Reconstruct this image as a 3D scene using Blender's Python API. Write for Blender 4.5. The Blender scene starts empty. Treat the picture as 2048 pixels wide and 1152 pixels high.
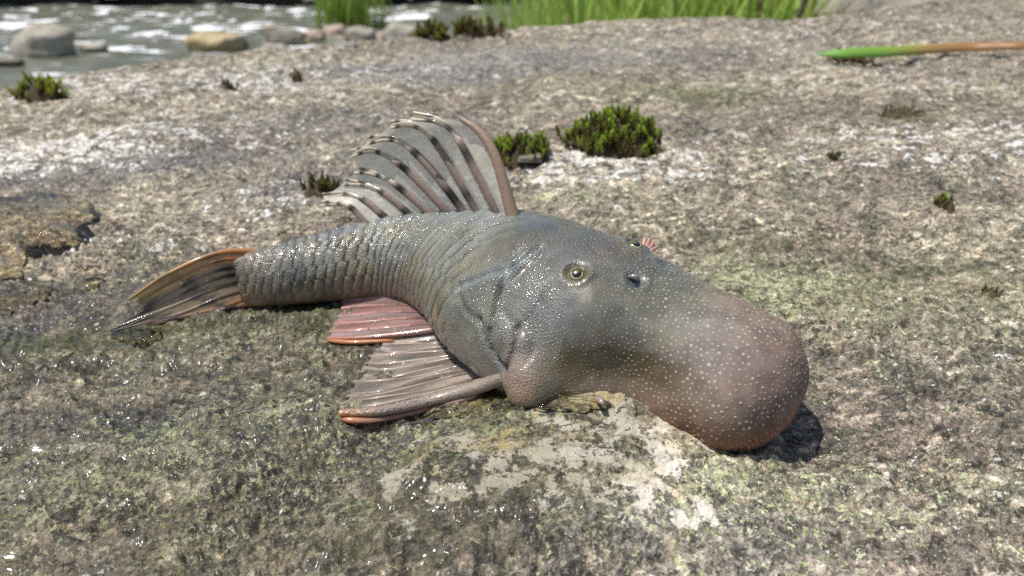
import bpy, math, random
import numpy as np
from mathutils import Vector, Matrix
from mathutils.bvhtree import BVHTree
random.seed(7); rng = np.random.default_rng(11)
SC = bpy.context.scene; COL = SC.collection

# ------------------------------------------------------------------ camera, sky, sun, exposure
FPX = 1607.0; PITCH = math.radians(21.7); CAM = np.array([0., 0., .12])
cd = bpy.data.cameras.new('camera'); cam = bpy.data.objects.new('camera', cd); COL.objects.link(cam)
cam.location = CAM; cam.rotation_euler = (math.pi/2 - PITCH, 0, 0)
cd.sensor_width = 36; cd.lens = FPX/2048*36; cd.clip_start = .005; cd.clip_end = 3000
cd.dof.use_dof = True; cd.dof.focus_distance = .222; cd.dof.aperture_fstop = cd.lens/1.6
SC.camera = cam
SUN = Vector((-.33, -.10, .93)).normalized()
W = bpy.data.worlds.new('World'); SC.world = W; W.use_nodes = True
wn = W.node_tree; bg = wn.nodes['Background']
sky = wn.nodes.new('ShaderNodeTexSky'); sky.sky_type = 'NISHITA'; sky.sun_disc = False
sky.sun_elevation = math.asin(SUN.z); sky.sun_rotation = math.atan2(SUN.x, SUN.y)
sky.air_density = 1.0; sky.dust_density = 2.0
wn.links.new(sky.outputs[0], bg.inputs[0]); bg.inputs[1].default_value = .115
sl = bpy.data.lights.new('sun', 'SUN'); sl.energy = 4.7; sl.angle = math.radians(.5); sl.color = (1, .955, .88)
so = bpy.data.objects.new('sun', sl); COL.objects.link(so)
so.rotation_euler = SUN.to_track_quat('Z', 'Y').to_euler(); so.location = (-.3, .2, 2)
SC.view_settings.view_transform = 'Standard'; SC.view_settings.look = 'None'
SC.view_settings.exposure = 0.05; SC.view_settings.gamma = 1; SC.view_settings.use_curve_mapping = False
SC.cycles.use_denoising = False; SC.cycles.max_bounces = 8; SC.cycles.transparent_max_bounces = 24

# ------------------------------------------------------------------ helpers
CF = np.array([0, math.cos(PITCH), -math.sin(PITCH)]); CU = np.array([0, math.sin(PITCH), math.cos(PITCH)]); CR = np.array([1., 0, 0])
def ray(px, py): return CF + (px-1024)/FPX*CR - (py-576)/FPX*CU
def proj(P):
    d = np.asarray(P) - CAM; z = d@CF
    return np.stack([1024+FPX*(d@CR)/z, 576-FPX*(d@CU)/z], -1)
def plane_h(x, y): return .105*(y-.22) + .02*x
def gp(px, py):
    d = ray(px, py); t = (-.105*.22-CAM[2])/(d[2]-.105*d[1]-.02*d[0]); return CAM+t*d
def sstep(a, b, x):
    t = np.clip((np.asarray(x, float)-a)/(b-a), 0, 1); return t*t*(3-2*t)

def _h(ix, iy, iz, seed):
    h = (ix.astype(np.uint32)*np.uint32(374761393) + iy.astype(np.uint32)*np.uint32(668265263) + iz.astype(np.uint32)*np.uint32(2147483647 & 1274126177) + np.uint32(seed*144269+7))
    h = (h ^ (h >> np.uint32(13)))*np.uint32(1274126177); return h ^ (h >> np.uint32(16))
_G = np.array([[1,1,0],[-1,1,0],[1,-1,0],[-1,-1,0],[1,0,1],[-1,0,1],[1,0,-1],[-1,0,-1],[0,1,1],[0,-1,1],[0,1,-1],[0,-1,-1],[1,1,0],[-1,1,0],[0,-1,1],[0,-1,-1]], np.float32)
def pn2(x, y, seed=0):                                       # 2-D gradient noise
    x = np.asarray(x, np.float64); y = np.asarray(y, np.float64)
    xi = np.floor(x).astype(np.int64); yi = np.floor(y).astype(np.int64); xf = x-xi; yf = y-yi
    u = xf**3*(xf*(xf*6-15)+10); v = yf**3*(yf*(yf*6-15)+10); z = np.zeros_like(xi)
    def g(dx, dy):
        a = (_h(xi+dx, yi+dy, z, seed) & np.uint32(1023)).astype(np.float64)*(2*math.pi/1024)
        return np.cos(a)*(xf-dx)+np.sin(a)*(yf-dy)
    a = g(0,0)*(1-u)+g(1,0)*u; b = g(0,1)*(1-u)+g(1,1)*u
    return (a*(1-v)+b*v)*1.5
def pn3(P, seed=0):
    P = np.asarray(P, np.float64); I = np.floor(P).astype(np.int64); Fr = P-I
    S = Fr**3*(Fr*(Fr*6-15)+10); out = 0
    for dx in (0, 1):
        for dy in (0, 1):
            for dz in (0, 1):
                gi = (_h(I[...,0]+dx, I[...,1]+dy, I[...,2]+dz, seed) & np.uint32(15)).astype(int)
                d = (_G[gi]*(Fr-np.array([dx, dy, dz]))).sum(-1)
                w = (S[...,0] if dx else 1-S[...,0])*(S[...,1] if dy else 1-S[...,1])*(S[...,2] if dz else 1-S[...,2])
                out = out+d*w
    return out
def fbm2(x, y, sc, octs, seed=0, gain=.5):
    o = 0; a = 1
    for k in range(octs): o = o + a*pn2(x/sc, y/sc, seed+k*17); sc *= .5; a *= gain
    return o
def worley2(x, y, seed=0):                                   # F1 distance
    xi = np.floor(x).astype(np.int64); yi = np.floor(y).astype(np.int64); best = np.full(x.shape, 9.)
    z = np.zeros_like(xi)
    for dx in (-1, 0, 1):
        for dy in (-1, 0, 1):
            a = _h(xi+dx, yi+dy, z, seed); b = _h(xi+dx, yi+dy, z+1, seed+5)
            px = xi+dx+(a & np.uint32(1023))/1024.; py = yi+dy+(b & np.uint32(1023))/1024.
            best = np.minimum(best, (px-x)**2+(py-y)**2)
    return np.sqrt(best)

def mesh(name, V, Fq, mat=None, parent=None, smooth=True, attrs=None):
    V = np.ascontiguousarray(V, np.float32); me = bpy.data.meshes.new(name)
    if isinstance(Fq, np.ndarray):
        k = Fq.shape[1]; n = len(Fq)
        me.vertices.add(len(V)); me.vertices.foreach_set('co', V.ravel())
        me.loops.add(n*k); me.loops.foreach_set('vertex_index', np.ascontiguousarray(Fq, np.int32).ravel())
        me.polygons.add(n); me.polygons.foreach_set('loop_start', np.arange(0, n*k, k, dtype=np.int32))
        me.update(calc_edges=True)
    else:
        me.from_pydata(V.tolist(), [], [tuple(int(i) for i in f) for f in Fq])
    me.polygons.foreach_set('use_smooth', np.full(len(me.polygons), smooth)); me.validate(); me.update()
    if attrs:
        for k, v in attrs.items():
            v = np.asarray(v, np.float32)
            if v.ndim == 1:
                a = me.attributes.new(k, 'FLOAT', 'POINT'); a.data.foreach_set('value', v)
            else:
                if v.shape[1] == 3: v = np.hstack([v, np.ones((len(v), 1), np.float32)])
                a = me.attributes.new(k, 'FLOAT_COLOR', 'POINT'); a.data.foreach_set('color', np.ascontiguousarray(v).ravel())
    if mat: me.materials.append(mat)
    o = bpy.data.objects.new(name, me); COL.objects.link(o)
    if parent: o.parent = parent
    return o
def empty(name, loc=(0, 0, 0)):
    o = bpy.data.objects.new(name, None); COL.objects.link(o); o.location = loc; o.empty_display_size = .01; return o
def tag(o, label=None, cat=None, group=None, kind=None):
    if label: o['label'] = label
    if cat: o['category'] = cat
    if group: o['group'] = group
    if kind: o['kind'] = kind
    return o
def gridf(n, m, wrap=False):                                 # quads of an n x m vertex grid (wrap in m)
    i = np.arange(n-1)[:, None]; j = np.arange(m if wrap else m-1)[None, :]; j2 = (j+1) % m
    return np.stack(np.broadcast_arrays(i*m+j, i*m+j2, (i+1)*m+j2, (i+1)*m+j), -1).reshape(-1, 4)
class MB:                                                    # collects pieces of one mesh
    def __init__(s): s.V = []; s.F = []; s.A = []; s.n = 0
    def add(s, V, F, A=None):
        V = np.asarray(V, float); F = np.asarray(F); s.V.append(V); s.F.append(F+s.n); s.n += len(V)
        s.A.append(np.broadcast_to(np.asarray(A if A is not None else (1, 1, 1), float), (len(V), 3)))
    def build(s, name, mat, parent=None, smooth=True):
        ks = {f.shape[1] for f in s.F}
        F = np.vstack(s.F) if len(ks) == 1 else [list(r) for f in s.F for r in f]
        return mesh(name, np.vstack(s.V), F, mat, parent, smooth, {'col': np.vstack(s.A)})
def tube(P, r, m=8, flat=1.0, up=None):                      # tapered tube along P
    P = np.asarray(P, float); n = len(P); r = np.broadcast_to(np.asarray(r, float), (n,))
    T = np.gradient(P, axis=0); T /= np.linalg.norm(T, axis=1)[:, None]+1e-12
    up = np.array([0, 0, 1.]) if up is None else np.asarray(up, float)
    S = np.cross(T, up); S /= np.linalg.norm(S, axis=1)[:, None]+1e-9; N = np.cross(S, T)
    a = np.linspace(0, 2*math.pi, m, endpoint=False)
    V = P[:, None]+r[:, None, None]*(np.cos(a)[None, :, None]*S[:, None]+flat*np.sin(a)[None, :, None]*N[:, None])
    return V.reshape(-1, 3), gridf(n, m, True)
def spline(P, n):                                            # Catmull-Rom through rows of P
    P = np.asarray(P, float); k = len(P)
    if k == 2: return P[0]+(P[1]-P[0])*np.linspace(0, 1, n)[:, None]
    Q = np.vstack([2*P[0]-P[1], P, 2*P[-1]-P[-2]]); u = np.linspace(0, k-1-1e-9, n); i = u.astype(int); t = (u-i)[:, None]
    a, b, c, d = Q[i], Q[i+1], Q[i+2], Q[i+3]
    return .5*(2*b+(c-a)*t+(2*a-5*b+4*c-d)*t*t+(3*b-a-3*c+d)*t**3)

# ---- material node helper
class NT:
    def __init__(s, name):
        s.m = bpy.data.materials.new(name); s.m.use_nodes = True; s.t = s.m.node_tree; s.t.nodes.clear()
        s.out = s.n('OutputMaterial')
    def n(s, t, **k):
        nd = s.t.nodes.new('ShaderNode'+t)
        for a, b in k.items(): setattr(nd, a, b)
        return nd
    def set(s, sock, v):
        if isinstance(v, bpy.types.NodeSocket): s.t.links.new(v, sock)
        elif isinstance(v, (tuple, list)) and len(v) == 3 and sock.type == 'RGBA': sock.default_value = (*v, 1)
        else: sock.default_value = v
    def attr(s, name, fac=False):
        a = s.n('Attribute', attribute_name=name); return a.outputs['Fac' if fac else 'Color']
    def obj(s): return s.n('TexCoord').outputs['Object']
    def scale(s, v, sc):
        m = s.n('Mapping'); s.set(m.inputs[0], v); m.inputs['Scale'].default_value = sc; return m.outputs[0]
    def noise(s, v, sc, det=3, rough=.55, dist=0):
        a = s.n('TexNoise'); s.set(a.inputs['Vector'], v); a.inputs['Scale'].default_value = sc; a.inputs['Detail'].default_value = det
        a.inputs['Roughness'].default_value = rough; a.inputs['Distortion'].default_value = dist; return a.outputs['Fac']
    def vor(s, v, sc, feat='F1', out='Distance', rnd=1):
        a = s.n('TexVoronoi', feature=feat); s.set(a.inputs['Vector'], v); a.inputs['Scale'].default_value = sc
        a.inputs['Randomness'].default_value = rnd; return a.outputs[out]
    def math(s, op, a, b=None, c=None, clamp=False):
        m = s.n('Math', operation=op, use_clamp=clamp); s.set(m.inputs[0], a)
        if b is not None: s.set(m.inputs[1], b)
        if c is not None: s.set(m.inputs[2], c)
        return m.outputs[0]
    def ss(s, v, a, b, lo=0., hi=1.):
        m = s.n('MapRange', interpolation_type='SMOOTHSTEP'); s.set(m.inputs[0], v); s.set(m.inputs[1], a); s.set(m.inputs[2], b)
        s.set(m.inputs[3], lo); s.set(m.inputs[4], hi); return m.outputs[0]
    def mix(s, f, a, b, mode='MIX'):
        m = s.n('Mix', data_type='RGBA', blend_type=mode); s.set(m.inputs[0], f); s.set(m.inputs[6], a); s.set(m.inputs[7], b); return m.outputs[2]
    def bump(s, h, strength=.5, dist=.001, nrm=None):
        b = s.n('Bump'); s.set(b.inputs['Height'], h); s.set(b.inputs['Strength'], strength); b.inputs['Distance'].default_value = dist
        if nrm: s.set(b.inputs['Normal'], nrm)
        return b.outputs[0]
    def pbr(s, **k):
        p = s.n('BsdfPrincipled')
        for a, b in k.items(): s.set(p.inputs[a.replace('_', ' ')], b)
        return p.outputs[0]
    def done(s, sh): s.t.links.new(sh, s.out.inputs[0]); return s.m
    def mixsh(s, f, a, b):
        m = s.n('MixShader'); s.set(m.inputs[0], f); s.set(m.inputs[1], a); s.set(m.inputs[2], b); return m.outputs[0]

def blob(x, y, px, py, rx, ry, an=0.):
    g = gp(px, py); dx = x-g[0]; dy = y-g[1]; c, s = math.cos(an), math.sin(an)
    return np.exp(-((c*dx+s*dy)/rx)**2-((-s*dx+c*dy)/ry)**2)
# ------------------------------------------------------------------ rock slab
RIM = [(-300, 235), (0, 190), (130, 165), (260, 132), (330, 122), (520, 106), (700, 98), (830, 86), (980, 68), (1160, 52), (1300, 44), (1450, 36), (1580, 36), (1700, 27), (1800, 15), (1950, -8), (2100, -24), (2400, -30)]
_az = []; _rr = []
for q in RIM:
    g = gp(*q); _az.append(math.atan2(g[0], g[1])); _rr.append(math.hypot(g[0], g[1]))
_az = [-math.pi, -2.2, -1.2] + _az + [1.1, 1.6, 2.4, math.pi]; _rr = [.75, .7, .68] + _rr + [1.25, 1.2, .95, .75]
def rim_r(az): return np.interp(az, _az, _rr)
# bumps of the slab: pixel of the centre, radii (m), turn, height (m)
BUMPS = [((1110, 985), .050, .033, .1, .0120), ((1150, 845), .024, .013, -.1, .0055), ((1290, 870), .026, .010, -.5, .003), ((1660, 830), .035, .022, -.2, -.004), ((330, 960), .08, .02, .35, .004),
         ((150, 780), .07, .016, .3, -.004), ((1180, 345), .06, .03, .1, .005), ((720, 930), .03, .012, .5, -.004),
         ((1700, 330), .14, .03, 0, .006), ((300, 290), .12, .03, .2, .006), ((120, 440), .09, .04, .15, -.003),
         ((1280, 210), .1, .03, 0, -.005), ((900, 150), .15, .03, .1, -.005), ((1850, 620), .06, .02, .2, .004)]
def ledge(x, y):                                             # slanting broken ledges of the wet left foreground
    a = math.atan2(.085, .155); q = (-math.sin(a)*x+math.cos(a)*y)/.021+.9*pn2(x/.05, y/.03, 62)+.25*pn2(x/.012, y/.008, 63)
    fr = q-np.floor(q); m = sstep(.03, -.04, x)*sstep(.27, .22, y-.25*np.minimum(x, 0))*sstep(.10, .13, y)*np.clip(.55+1.1*pn2(x/.04+5, y/.02, 64), 0, 1)
    return .0042*m*(np.where(fr < .8, fr/.8, (1-fr)/.2)-.4), m*np.exp(-((fr-.97)/.13)**2)+m*np.exp(-((fr+.03)/.13)**2)
def hmac(x, y):
    x = np.asarray(x, float); y = np.asarray(y, float)
    z = plane_h(x, y)
    for (q, rx, ry, an, hh) in BUMPS:
        g = gp(*q); dx = x-g[0]; dy = y-g[1]; c, s = math.cos(an), math.sin(an)
        d2 = ((c*dx+s*dy)/rx)**2+((-s*dx+c*dy)/ry)**2
        z = z+hh*np.exp(-d2**1.6)
    z = z+ledge(x, y)[0]
    r = np.hypot(x, y); near = sstep(.03, .16, np.hypot((x+.01)/1.4, y-.235))
    z = z+near*(.006*pn2(x/.11+3.1, y/.06+1.7, 3)+.003*pn2(x/.05, y/.025, 5)) + (.35+.65*near)*.0016*pn2(x/.022, y/.014, 8)
    az = np.arctan2(x, y); e = r-rim_r(az)+.012*pn2(az*9, az*0+.5, 21)
    z = z-np.where(e > 0, np.minimum(1.6*e*e/.1, e*1.9), 0)
    return z
def quartz_at(x, y):
    return np.clip(1.1*blob(x, y, 1270, 895, .030, .014, -.35)+1.1*blob(x, y, 1060, 990, .036, .016, .2)+.9*blob(x, y, 1340, 1060, .022, .012)+.75*blob(x, y, 870, 960, .022, .010, .4)+.6*blob(x, y, 110, 905, .014, .006, .4)+.7*blob(x, y, 1010, 1060, .02, .008), 0, 1)
def hmic(x, y):
    far = 1/(1+np.hypot(x, y)*1.2)
    w = worley2(x/.0028, y/.0028, 4); w2 = worley2(x/.0012+9, y/.0012, 9)
    pit = -np.clip(.25-worley2(x/.009, y/.009, 31), 0, 1)*.0035
    st = fbm2(x*.95+y*.3, (y*.95-x*.3)*1.9, .016, 4, 40, .6)
    rough = .5+.8*sstep(-.2, .5, fbm2(x, y, .05, 2, 77))
    return (.0017*st + rough*(-.00095*w-.0005*w2+.0006*pn2(x/.0016, y/.0016, 55)) + pit + .0008)*(.6+.6*far)*(1-.65*quartz_at(x, y))
def hrock(x, y): return hmac(x, y)+hmic(np.asarray(x, float), np.asarray(y, float))
def on_rock(px, py, up=0.0):
    d = ray(px, py); t = (gp(px, py)-CAM)[1]/d[1]
    for _ in range(14):
        P = CAM+t*d; e = P[2]-(hmac(P[0], P[1])+up); t += e/(-(d[2]-.105*d[1]))*.7
    return CAM+t*d

phi = np.concatenate([np.linspace(-math.pi, -.72, 90, endpoint=False), np.linspace(-.72, .72, 1020), np.linspace(.72, math.pi, 91)[1:]])
rr = np.concatenate([np.linspace(.005, .09, 12, endpoint=False), np.geomspace(.09, 1.0, 640)])
PH, RR = np.meshgrid(phi, rr, indexing='ij')
RM = rim_r(PH); FACT = np.where(RR > .3, .3+(RR-.3)*((RM+.02-.3)/.7), RR)
FX = FACT*np.sin(PH); FY = FACT*np.cos(PH)
skirt = np.stack([RM+.02+k for k in (.02, .05, .09, .15, .25, .4, .6)], -1)[:, -1:, :][:, 0, :]
skx = skirt*np.sin(phi)[:, None]; sky_ = skirt*np.cos(phi)[:, None]
X = np.hstack([FX, skx]); Y = np.hstack([FY, sky_]); Z = hrock(X, Y)
x = X.ravel(); y = Y.ravel()
wet = (blob(x, y, 880, 760, .10, .06, .2)+blob(x, y, 450, 800, .12, .05, .3)+.9*blob(x, y, 200, 640, .12, .035, .25)+.5*blob(x, y, 960, 850, .05, .02)
       + .8*blob(x, y, 350, 980, .09, .035, .3)+.5*blob(x, y, 800, 1100, .05, .015)+.35*blob(x, y, 90, 470, .12, .07)+.5*blob(x, y, 600, 560, .09, .03))
wet = np.clip(wet, 0, 1)
quartz = quartz_at(x, y)

whit = np.clip(blob(x, y, 1190, 350, .07, .02, .2)+blob(x, y, 120, 310, .07, .03, .2)+.8*blob(x, y, 1880, 270, .12, .03)+.7*blob(x, y, 1900, 330, .08, .02)+.85*blob(x, y, 330, 165, .20, .08, .1)+.5*blob(x, y, 60, 300, .12, .05)+.3*blob(x, y, 500, 260, .12, .05)+.6*blob(x, y, 560, 400, .06, .02)
               + .5*blob(x, y, 1700, 160, .2, .06)+.5*blob(x, y, 1300, 370, .06, .02)+.5*blob(x, y, 1650, 60, .3, .1)+.4*blob(x, y, 250, 480, .08, .03), 0, 1)
green = np.clip(blob(x, y, 1100, 830, .035, .012)+.9*blob(x, y, 880, 880, .05, .02, .2)+.7*blob(x, y, 500, 880, .08, .03, .3)+.7*blob(x, y, 150, 980, .08, .03)+.6*blob(x, y, 1700, 600, .08, .03)+.8*blob(x, y, 1450, 560, .05, .03)
                + .8*blob(x, y, 1350, 1040, .05, .015)+.6*blob(x, y, 1150, 400, .05, .02)+.7*blob(x, y, 250, 690, .07, .015, .2)+.5*blob(x, y, 1650, 1000, .06, .03)+.5*blob(x, y, 600, 660, .05, .015), 0, 1)
blue = np.clip(blob(x, y, 820, 140, .10, .035)+.9*blob(x, y, 300, 330, .09, .02, .15)+.6*blob(x, y, 700, 250, .09, .03)+.7*blob(x, y, 1170, 110, .14, .05)+.8*blob(x, y, 650, 380, .05, .02)+.6*blob(x, y, 780, 930, .03, .015)+.7*blob(x, y, 250, 870, .05, .02, .3)+.5*blob(x, y, 1350, 1110, .05, .015)+.5*blob(x, y, 430, 640, .04, .01), 0, 1)
moss = np.clip(blob(x, y, 1180, 815, .016, .006)+.8*blob(x, y, 80, 700, .05, .010, .3)+.7*blob(x, y, 330, 665, .04, .006, .2)+.8*blob(x, y, 660, 620, .012, .02, .2)+.7*blob(x, y, 1810, 230, .022, .016)+.6*blob(x, y, 1380, 180, .05, .02)+.5*blob(x, y, 1480, 920, .012, .012)+.4*blob(x, y, 830, 1080, .03, .01), 0, 1)

_crevice_shade = ledge(x, y)[1]; moss = np.clip(moss+.45*_crevice_shade+.30*blob(x, y, 1600, 590, .09, .03)+.35*blob(x, y, 1950, 560, .08, .03)+.3*blob(x, y, 1300, 170, .12, .03)+.3*blob(x, y, 1450, 480, .06, .02), 0, 1); wet = np.clip(wet+.5*_crevice_shade, 0, 1)  # ledge crevices painted dark as shade, through the algae and wet masks
def rock_mat():
    t = NT('weathered_rock'); v = t.obj()
    wetA, qA, wA, gA, bA, mA = (t.attr(k, True) for k in ('wet', 'quartz', 'white', 'green', 'blue', 'moss'))
    sv = t.scale(v, (1, 1.8, 1)); sv.node.inputs['Rotation'].default_value = (0, 0, -.3)
    nL = t.noise(sv, 28, 4, .6); nM = t.noise(sv, 110, 4, .62); nS = t.noise(v, 420, 4, .65); nF = t.noise(v, 1300, 2, .6)
    dn = t.n('TexNoise'); t.set(dn.inputs['Vector'], v); dn.inputs['Scale'].default_value = 380; dn.inputs['Detail'].default_value = 2
    vm = t.n('VectorMath', operation='MULTIPLY_ADD'); t.set(vm.inputs[0], dn.outputs['Color']); vm.inputs[1].default_value = (.0045,)*3; t.set(vm.inputs[2], v); vd = vm.outputs[0]
    vc = t.n('TexVoronoi', feature='F1'); t.set(vc.inputs['Vector'], vd); vc.inputs['Scale'].default_value = 800
    vr = t.n('SeparateColor'); t.set(vr.inputs[0], vc.outputs['Color']); gr = vr.outputs[0]
    vc2 = t.n('TexVoronoi', feature='F1'); t.set(vc2.inputs['Vector'], vd); vc2.inputs['Scale'].default_value = 430
    vr2 = t.n('SeparateColor'); t.set(vr2.inputs[0], vc2.outputs['Color'])
    nX = t.noise(sv, 11, 3, .6)
    c = t.mix(t.ss(t.math('ADD', t.math('MULTIPLY', nL, .5), t.math('MULTIPLY', nX, .5)), .42, .58), (.283, .240, .200), (.255, .243, .200))
    c = t.mix(t.math('MULTIPLY', t.ss(t.math('ADD', t.math('MULTIPLY', nM, .65), t.math('MULTIPLY', nL, .35)), .47, .57), .85), c, (.112, .108, .092))
    c = t.mix(t.math('MULTIPLY', t.ss(nM, .36, .44, 1, 0), .8), c, (.50, .455, .385))
    c = t.mix(t.math('MULTIPLY', bA, .85), c, t.mix(t.ss(nM, .3, .7), (.13, .133, .145), (.23, .232, .245)))
    # crystal grains of their own tone
    g2 = t.n('ValToRGB'); t.set(g2.inputs[0], vr2.outputs[0]); cr_ = g2.color_ramp; cr_.interpolation = 'CONSTANT'
    cr_.elements[0].position = 0; cr_.elements[0].color = (.38, .37, .35, 1); cr_.elements[1].position = .16; cr_.elements[1].color = (.9, .9, .88, 1)
    for ps, cc in ((.45, (1.05, 1.0, .96, 1)), (.72, (1.3, 1.2, 1.12, 1)), (.9, (1.7, 1.65, 1.6, 1))): e = cr_.elements.new(ps); e.color = cc
    c = t.mix(.7, c, g2.outputs[0], 'MULTIPLY')
    c = t.mix(.75, c, t.mix(gr, (.30, .29, .27), (1.7, 1.67, 1.6)), 'MULTIPLY')
    c = t.mix(.8, c, t.mix(t.ss(nF, .3, .7), (.55, .55, .54), (1.4, 1.4, 1.38)), 'MULTIPLY')
    c = t.mix(.9, c, t.mix(t.ss(t.math('ADD', t.math('MULTIPLY', nX, .6), t.math('MULTIPLY', nL, .4)), .40, .62), (.66, .67, .69), (1.30, 1.27, 1.22)), 'MULTIPLY')
    # yellowish lichen crumbs over most of the slab
    nG = t.noise(v, 520, 3, .75); nG2 = t.noise(v, 55, 4, .65)
    thr = t.math('SUBTRACT', .650, t.math('ADD', t.math('MULTIPLY', gA, .105), t.math('MULTIPLY', t.ss(nG2, .42, .66), .075)))
    gm = t.ss(nG, thr, t.math('ADD', thr, .03))
    gc = t.mix(vr2.outputs[1], (.30, .33, .16), (.60, .62, .42))
    c = t.mix(t.math('MULTIPLY', gm, .95), c, gc)
    # pale crust lichen
    nW = t.noise(t.scale(v, (1, 1.7, 1)), 95, 5, .72)
    thw = t.math('SUBTRACT', .607, t.math('MULTIPLY', wA, .12))
    wm = t.ss(t.math('ADD', t.math('MULTIPLY', nW, .75), t.math('MULTIPLY', nS, .25)), thw, t.math('ADD', thw, .035))
    c = t.mix(t.math('MULTIPLY', wm, .85), c, t.mix(t.ss(nS, .3, .7), (.40, .38, .34), (.86, .84, .81)))
    # quartz
    nQ = t.noise(v, 120, 5, .72); thq = t.math('SUBTRACT', .80, t.math('MULTIPLY', qA, .325))
    qm = t.ss(nQ, thq, t.math('ADD', thq, .05))
    c = t.mix(qm, c, t.mix(t.ss(t.noise(v, 55, 3), .54, .70), (.68, .63, .55), (.64, .52, .27)))
    # dark crumbs, and pits with their shade put into the colour, in drifts
    nD = t.noise(v, 300, 4, .75); nD2 = t.noise(v, 40, 3, .6)
    thd = t.math('SUBTRACT', t.math('SUBTRACT', .645, t.math('MULTIPLY', wetA, .03)), t.math('MULTIPLY', t.ss(nD2, .40, .65), .10)); dk = t.ss(nD, thd, t.math('ADD', thd, .04))
    c = t.mix(t.math('MULTIPLY', dk, .80), c, (.035, .034, .028))
    # green algae film, also carries the painted shade of the ledge crevices
    nA = t.noise(v, 190, 3, .7); am = t.math('MULTIPLY', mA, t.ss(nA, .3, .55))
    c = t.mix(t.math('MULTIPLY', am, .8), c, t.mix(t.ss(nS, .3, .7), (.035, .038, .012), (.17, .185, .05)))
    # wet patches and the painted crevice shade: darker, smooth
    wm2 = t.ss(t.math('ADD', wetA, t.math('MULTIPLY', t.math('SUBTRACT', nL, .5), 1.1)), .35, .65)
    c = t.mix(t.math('MULTIPLY', wm2, .9), c, (.52, .52, .47), 'MULTIPLY')
    h = t.math('ADD', t.math('MULTIPLY', nS, 1.0), t.math('MULTIPLY', nF, .5))
    h = t.math('ADD', h, t.math('MULTIPLY', gm, .35)); h = t.math('SUBTRACT', h, t.math('MULTIPLY', dk, .6))
    b = t.bump(h, .8, .0011)
    film = t.bump(t.noise(v, 120, 3, .5), .35, .002)
    ro = t.ss(wm2, 0, 1, .85, .55)
    return t.done(t.pbr(Base_Color=c, Roughness=ro, Normal=b, Coat_Weight=t.math('MULTIPLY', t.math('MULTIPLY', wm2, t.ss(nM, .5, .6)), .3), Coat_Roughness=.15, Coat_Normal=film, Specular_IOR_Level=.35))
ROCKM = rock_mat()
rock = mesh('rock_slab', np.stack([x, y, Z.ravel()], -1), gridf(*X.shape), ROCKM, None, True,
            dict(wet=wet, quartz=quartz, white=whit, green=green, blue=blue, moss=moss))
tag(rock, 'broad grey lichen-speckled rock slab sloping up from the river', 'rock', kind='structure')
# ------------------------------------------------------------------ the catfish
NRM = np.array([-.02, -.105, 1.]); NRM /= np.linalg.norm(NRM)
ST = np.array([(-.1000, .2745, .0014, .0195), (-.0930, .2766, .0078, .0217), (-.0782, .2796, .0108, .0243), (-.0624, .2838, .0136, .0267), (-.0458, .2868, .0165, .0289), (-.0280, .2815, .0205, .0328),
      (-.0119, .2685, .0255, .0385), (-.0007, .2540, .0300, .0440), (.0086, .2405, .0323, .0458), (.0181, .2290, .0329, .0463), (.0283, .2218, .0322, .0456),
      (.0388, .2165, .0295, .0424), (.0486, .2104, .0262, .0385), (.0566, .2040, .0245, .0365), (.0639, .1976, .0230, .0345)])
NB = 860; NTH = 192
SP = spline(ST, NB)                                         # dense stations, then a rounded snout end
tl = SP[-1, :2]-SP[-20, :2]; tl /= np.linalg.norm(tl)
w0, h0 = SP[-1, 2], SP[-1, 3]; CAPL = .0150
ck = np.sin(np.linspace(0, math.pi/2, 60))[1:]
cap = np.array([[*(SP[-1, :2]+tl*CAPL*k), w0*math.sqrt(max(1e-5, 1-k*k)), h0] for k in ck])
CEN = np.vstack([SP, cap]); NS = len(CEN); capk = np.concatenate([np.zeros(NB), ck])
US = np.concatenate([np.linspace(-1, 13, NB), 13+ck])        # station coordinate
TAN = np.gradient(CEN[:, :2], axis=0); TAN = np.hstack([TAN, np.zeros((NS, 1))]); TAN[NB:] = np.array([*tl, 0])
for _ in range(250): TAN[1:NB-1] = (TAN[0:NB-2]+TAN[1:NB-1]*2+TAN[2:NB])/4
TAN -= (TAN@NRM)[:, None]*NRM; TAN /= np.linalg.norm(TAN, axis=1)[:, None]
LAT = np.cross(NRM, TAN)                                     # points to the far flank
C3 = np.stack([CEN[:, 0], CEN[:, 1], plane_h(CEN[:, 0], CEN[:, 1])-.001], -1)
th = np.linspace(0, 2*math.pi, NTH, endpoint=False)
hbf = np.interp(US, [0, 2, 4, 6, 9, 11, 13], [.45, .42, .38, .36, .36, .40, .44])
BV = np.zeros((NS, NTH, 3))
for i in range(NS):
    w, h = CEN[i, 2], CEN[i, 3]; hb = hbf[i]*h; c_, s_ = np.cos(th), np.sin(th)
    pk = np.interp(US[i], [0, 3, 6, 8, 10, 14], [1.0, .92, .92, .95, 1, 1])
    lat = np.sign(c_)*np.abs(c_)**pk*w
    low = np.interp(US[i], [0, 4, 8, 11, 13], [1, .75, .7, .8, .9])
    k = math.sqrt(max(0, 1-capk[i]**2)) if capk[i] > 0 else 1
    up = np.where(s_ > 0, s_*(h-hb), -np.abs(s_)**low*hb)*k + hb
    BV[i] = C3[i]+lat[:, None]*LAT[i]+up[:, None]*NRM
def crest(u):
    i = np.interp(u, US, np.arange(NS)); a = int(i); b = min(a+1, NS-1); f = i-a
    P = C3+NRM*CEN[:, 3:4]; return P[a]*(1-f)+P[b]*f
Bf = gridf(NS, NTH, True)
_q = BV.reshape(-1, 3)[Bf[::97]]; _c = np.repeat(BV.mean(1), NTH, 0)[Bf[::97, 0]]
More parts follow.
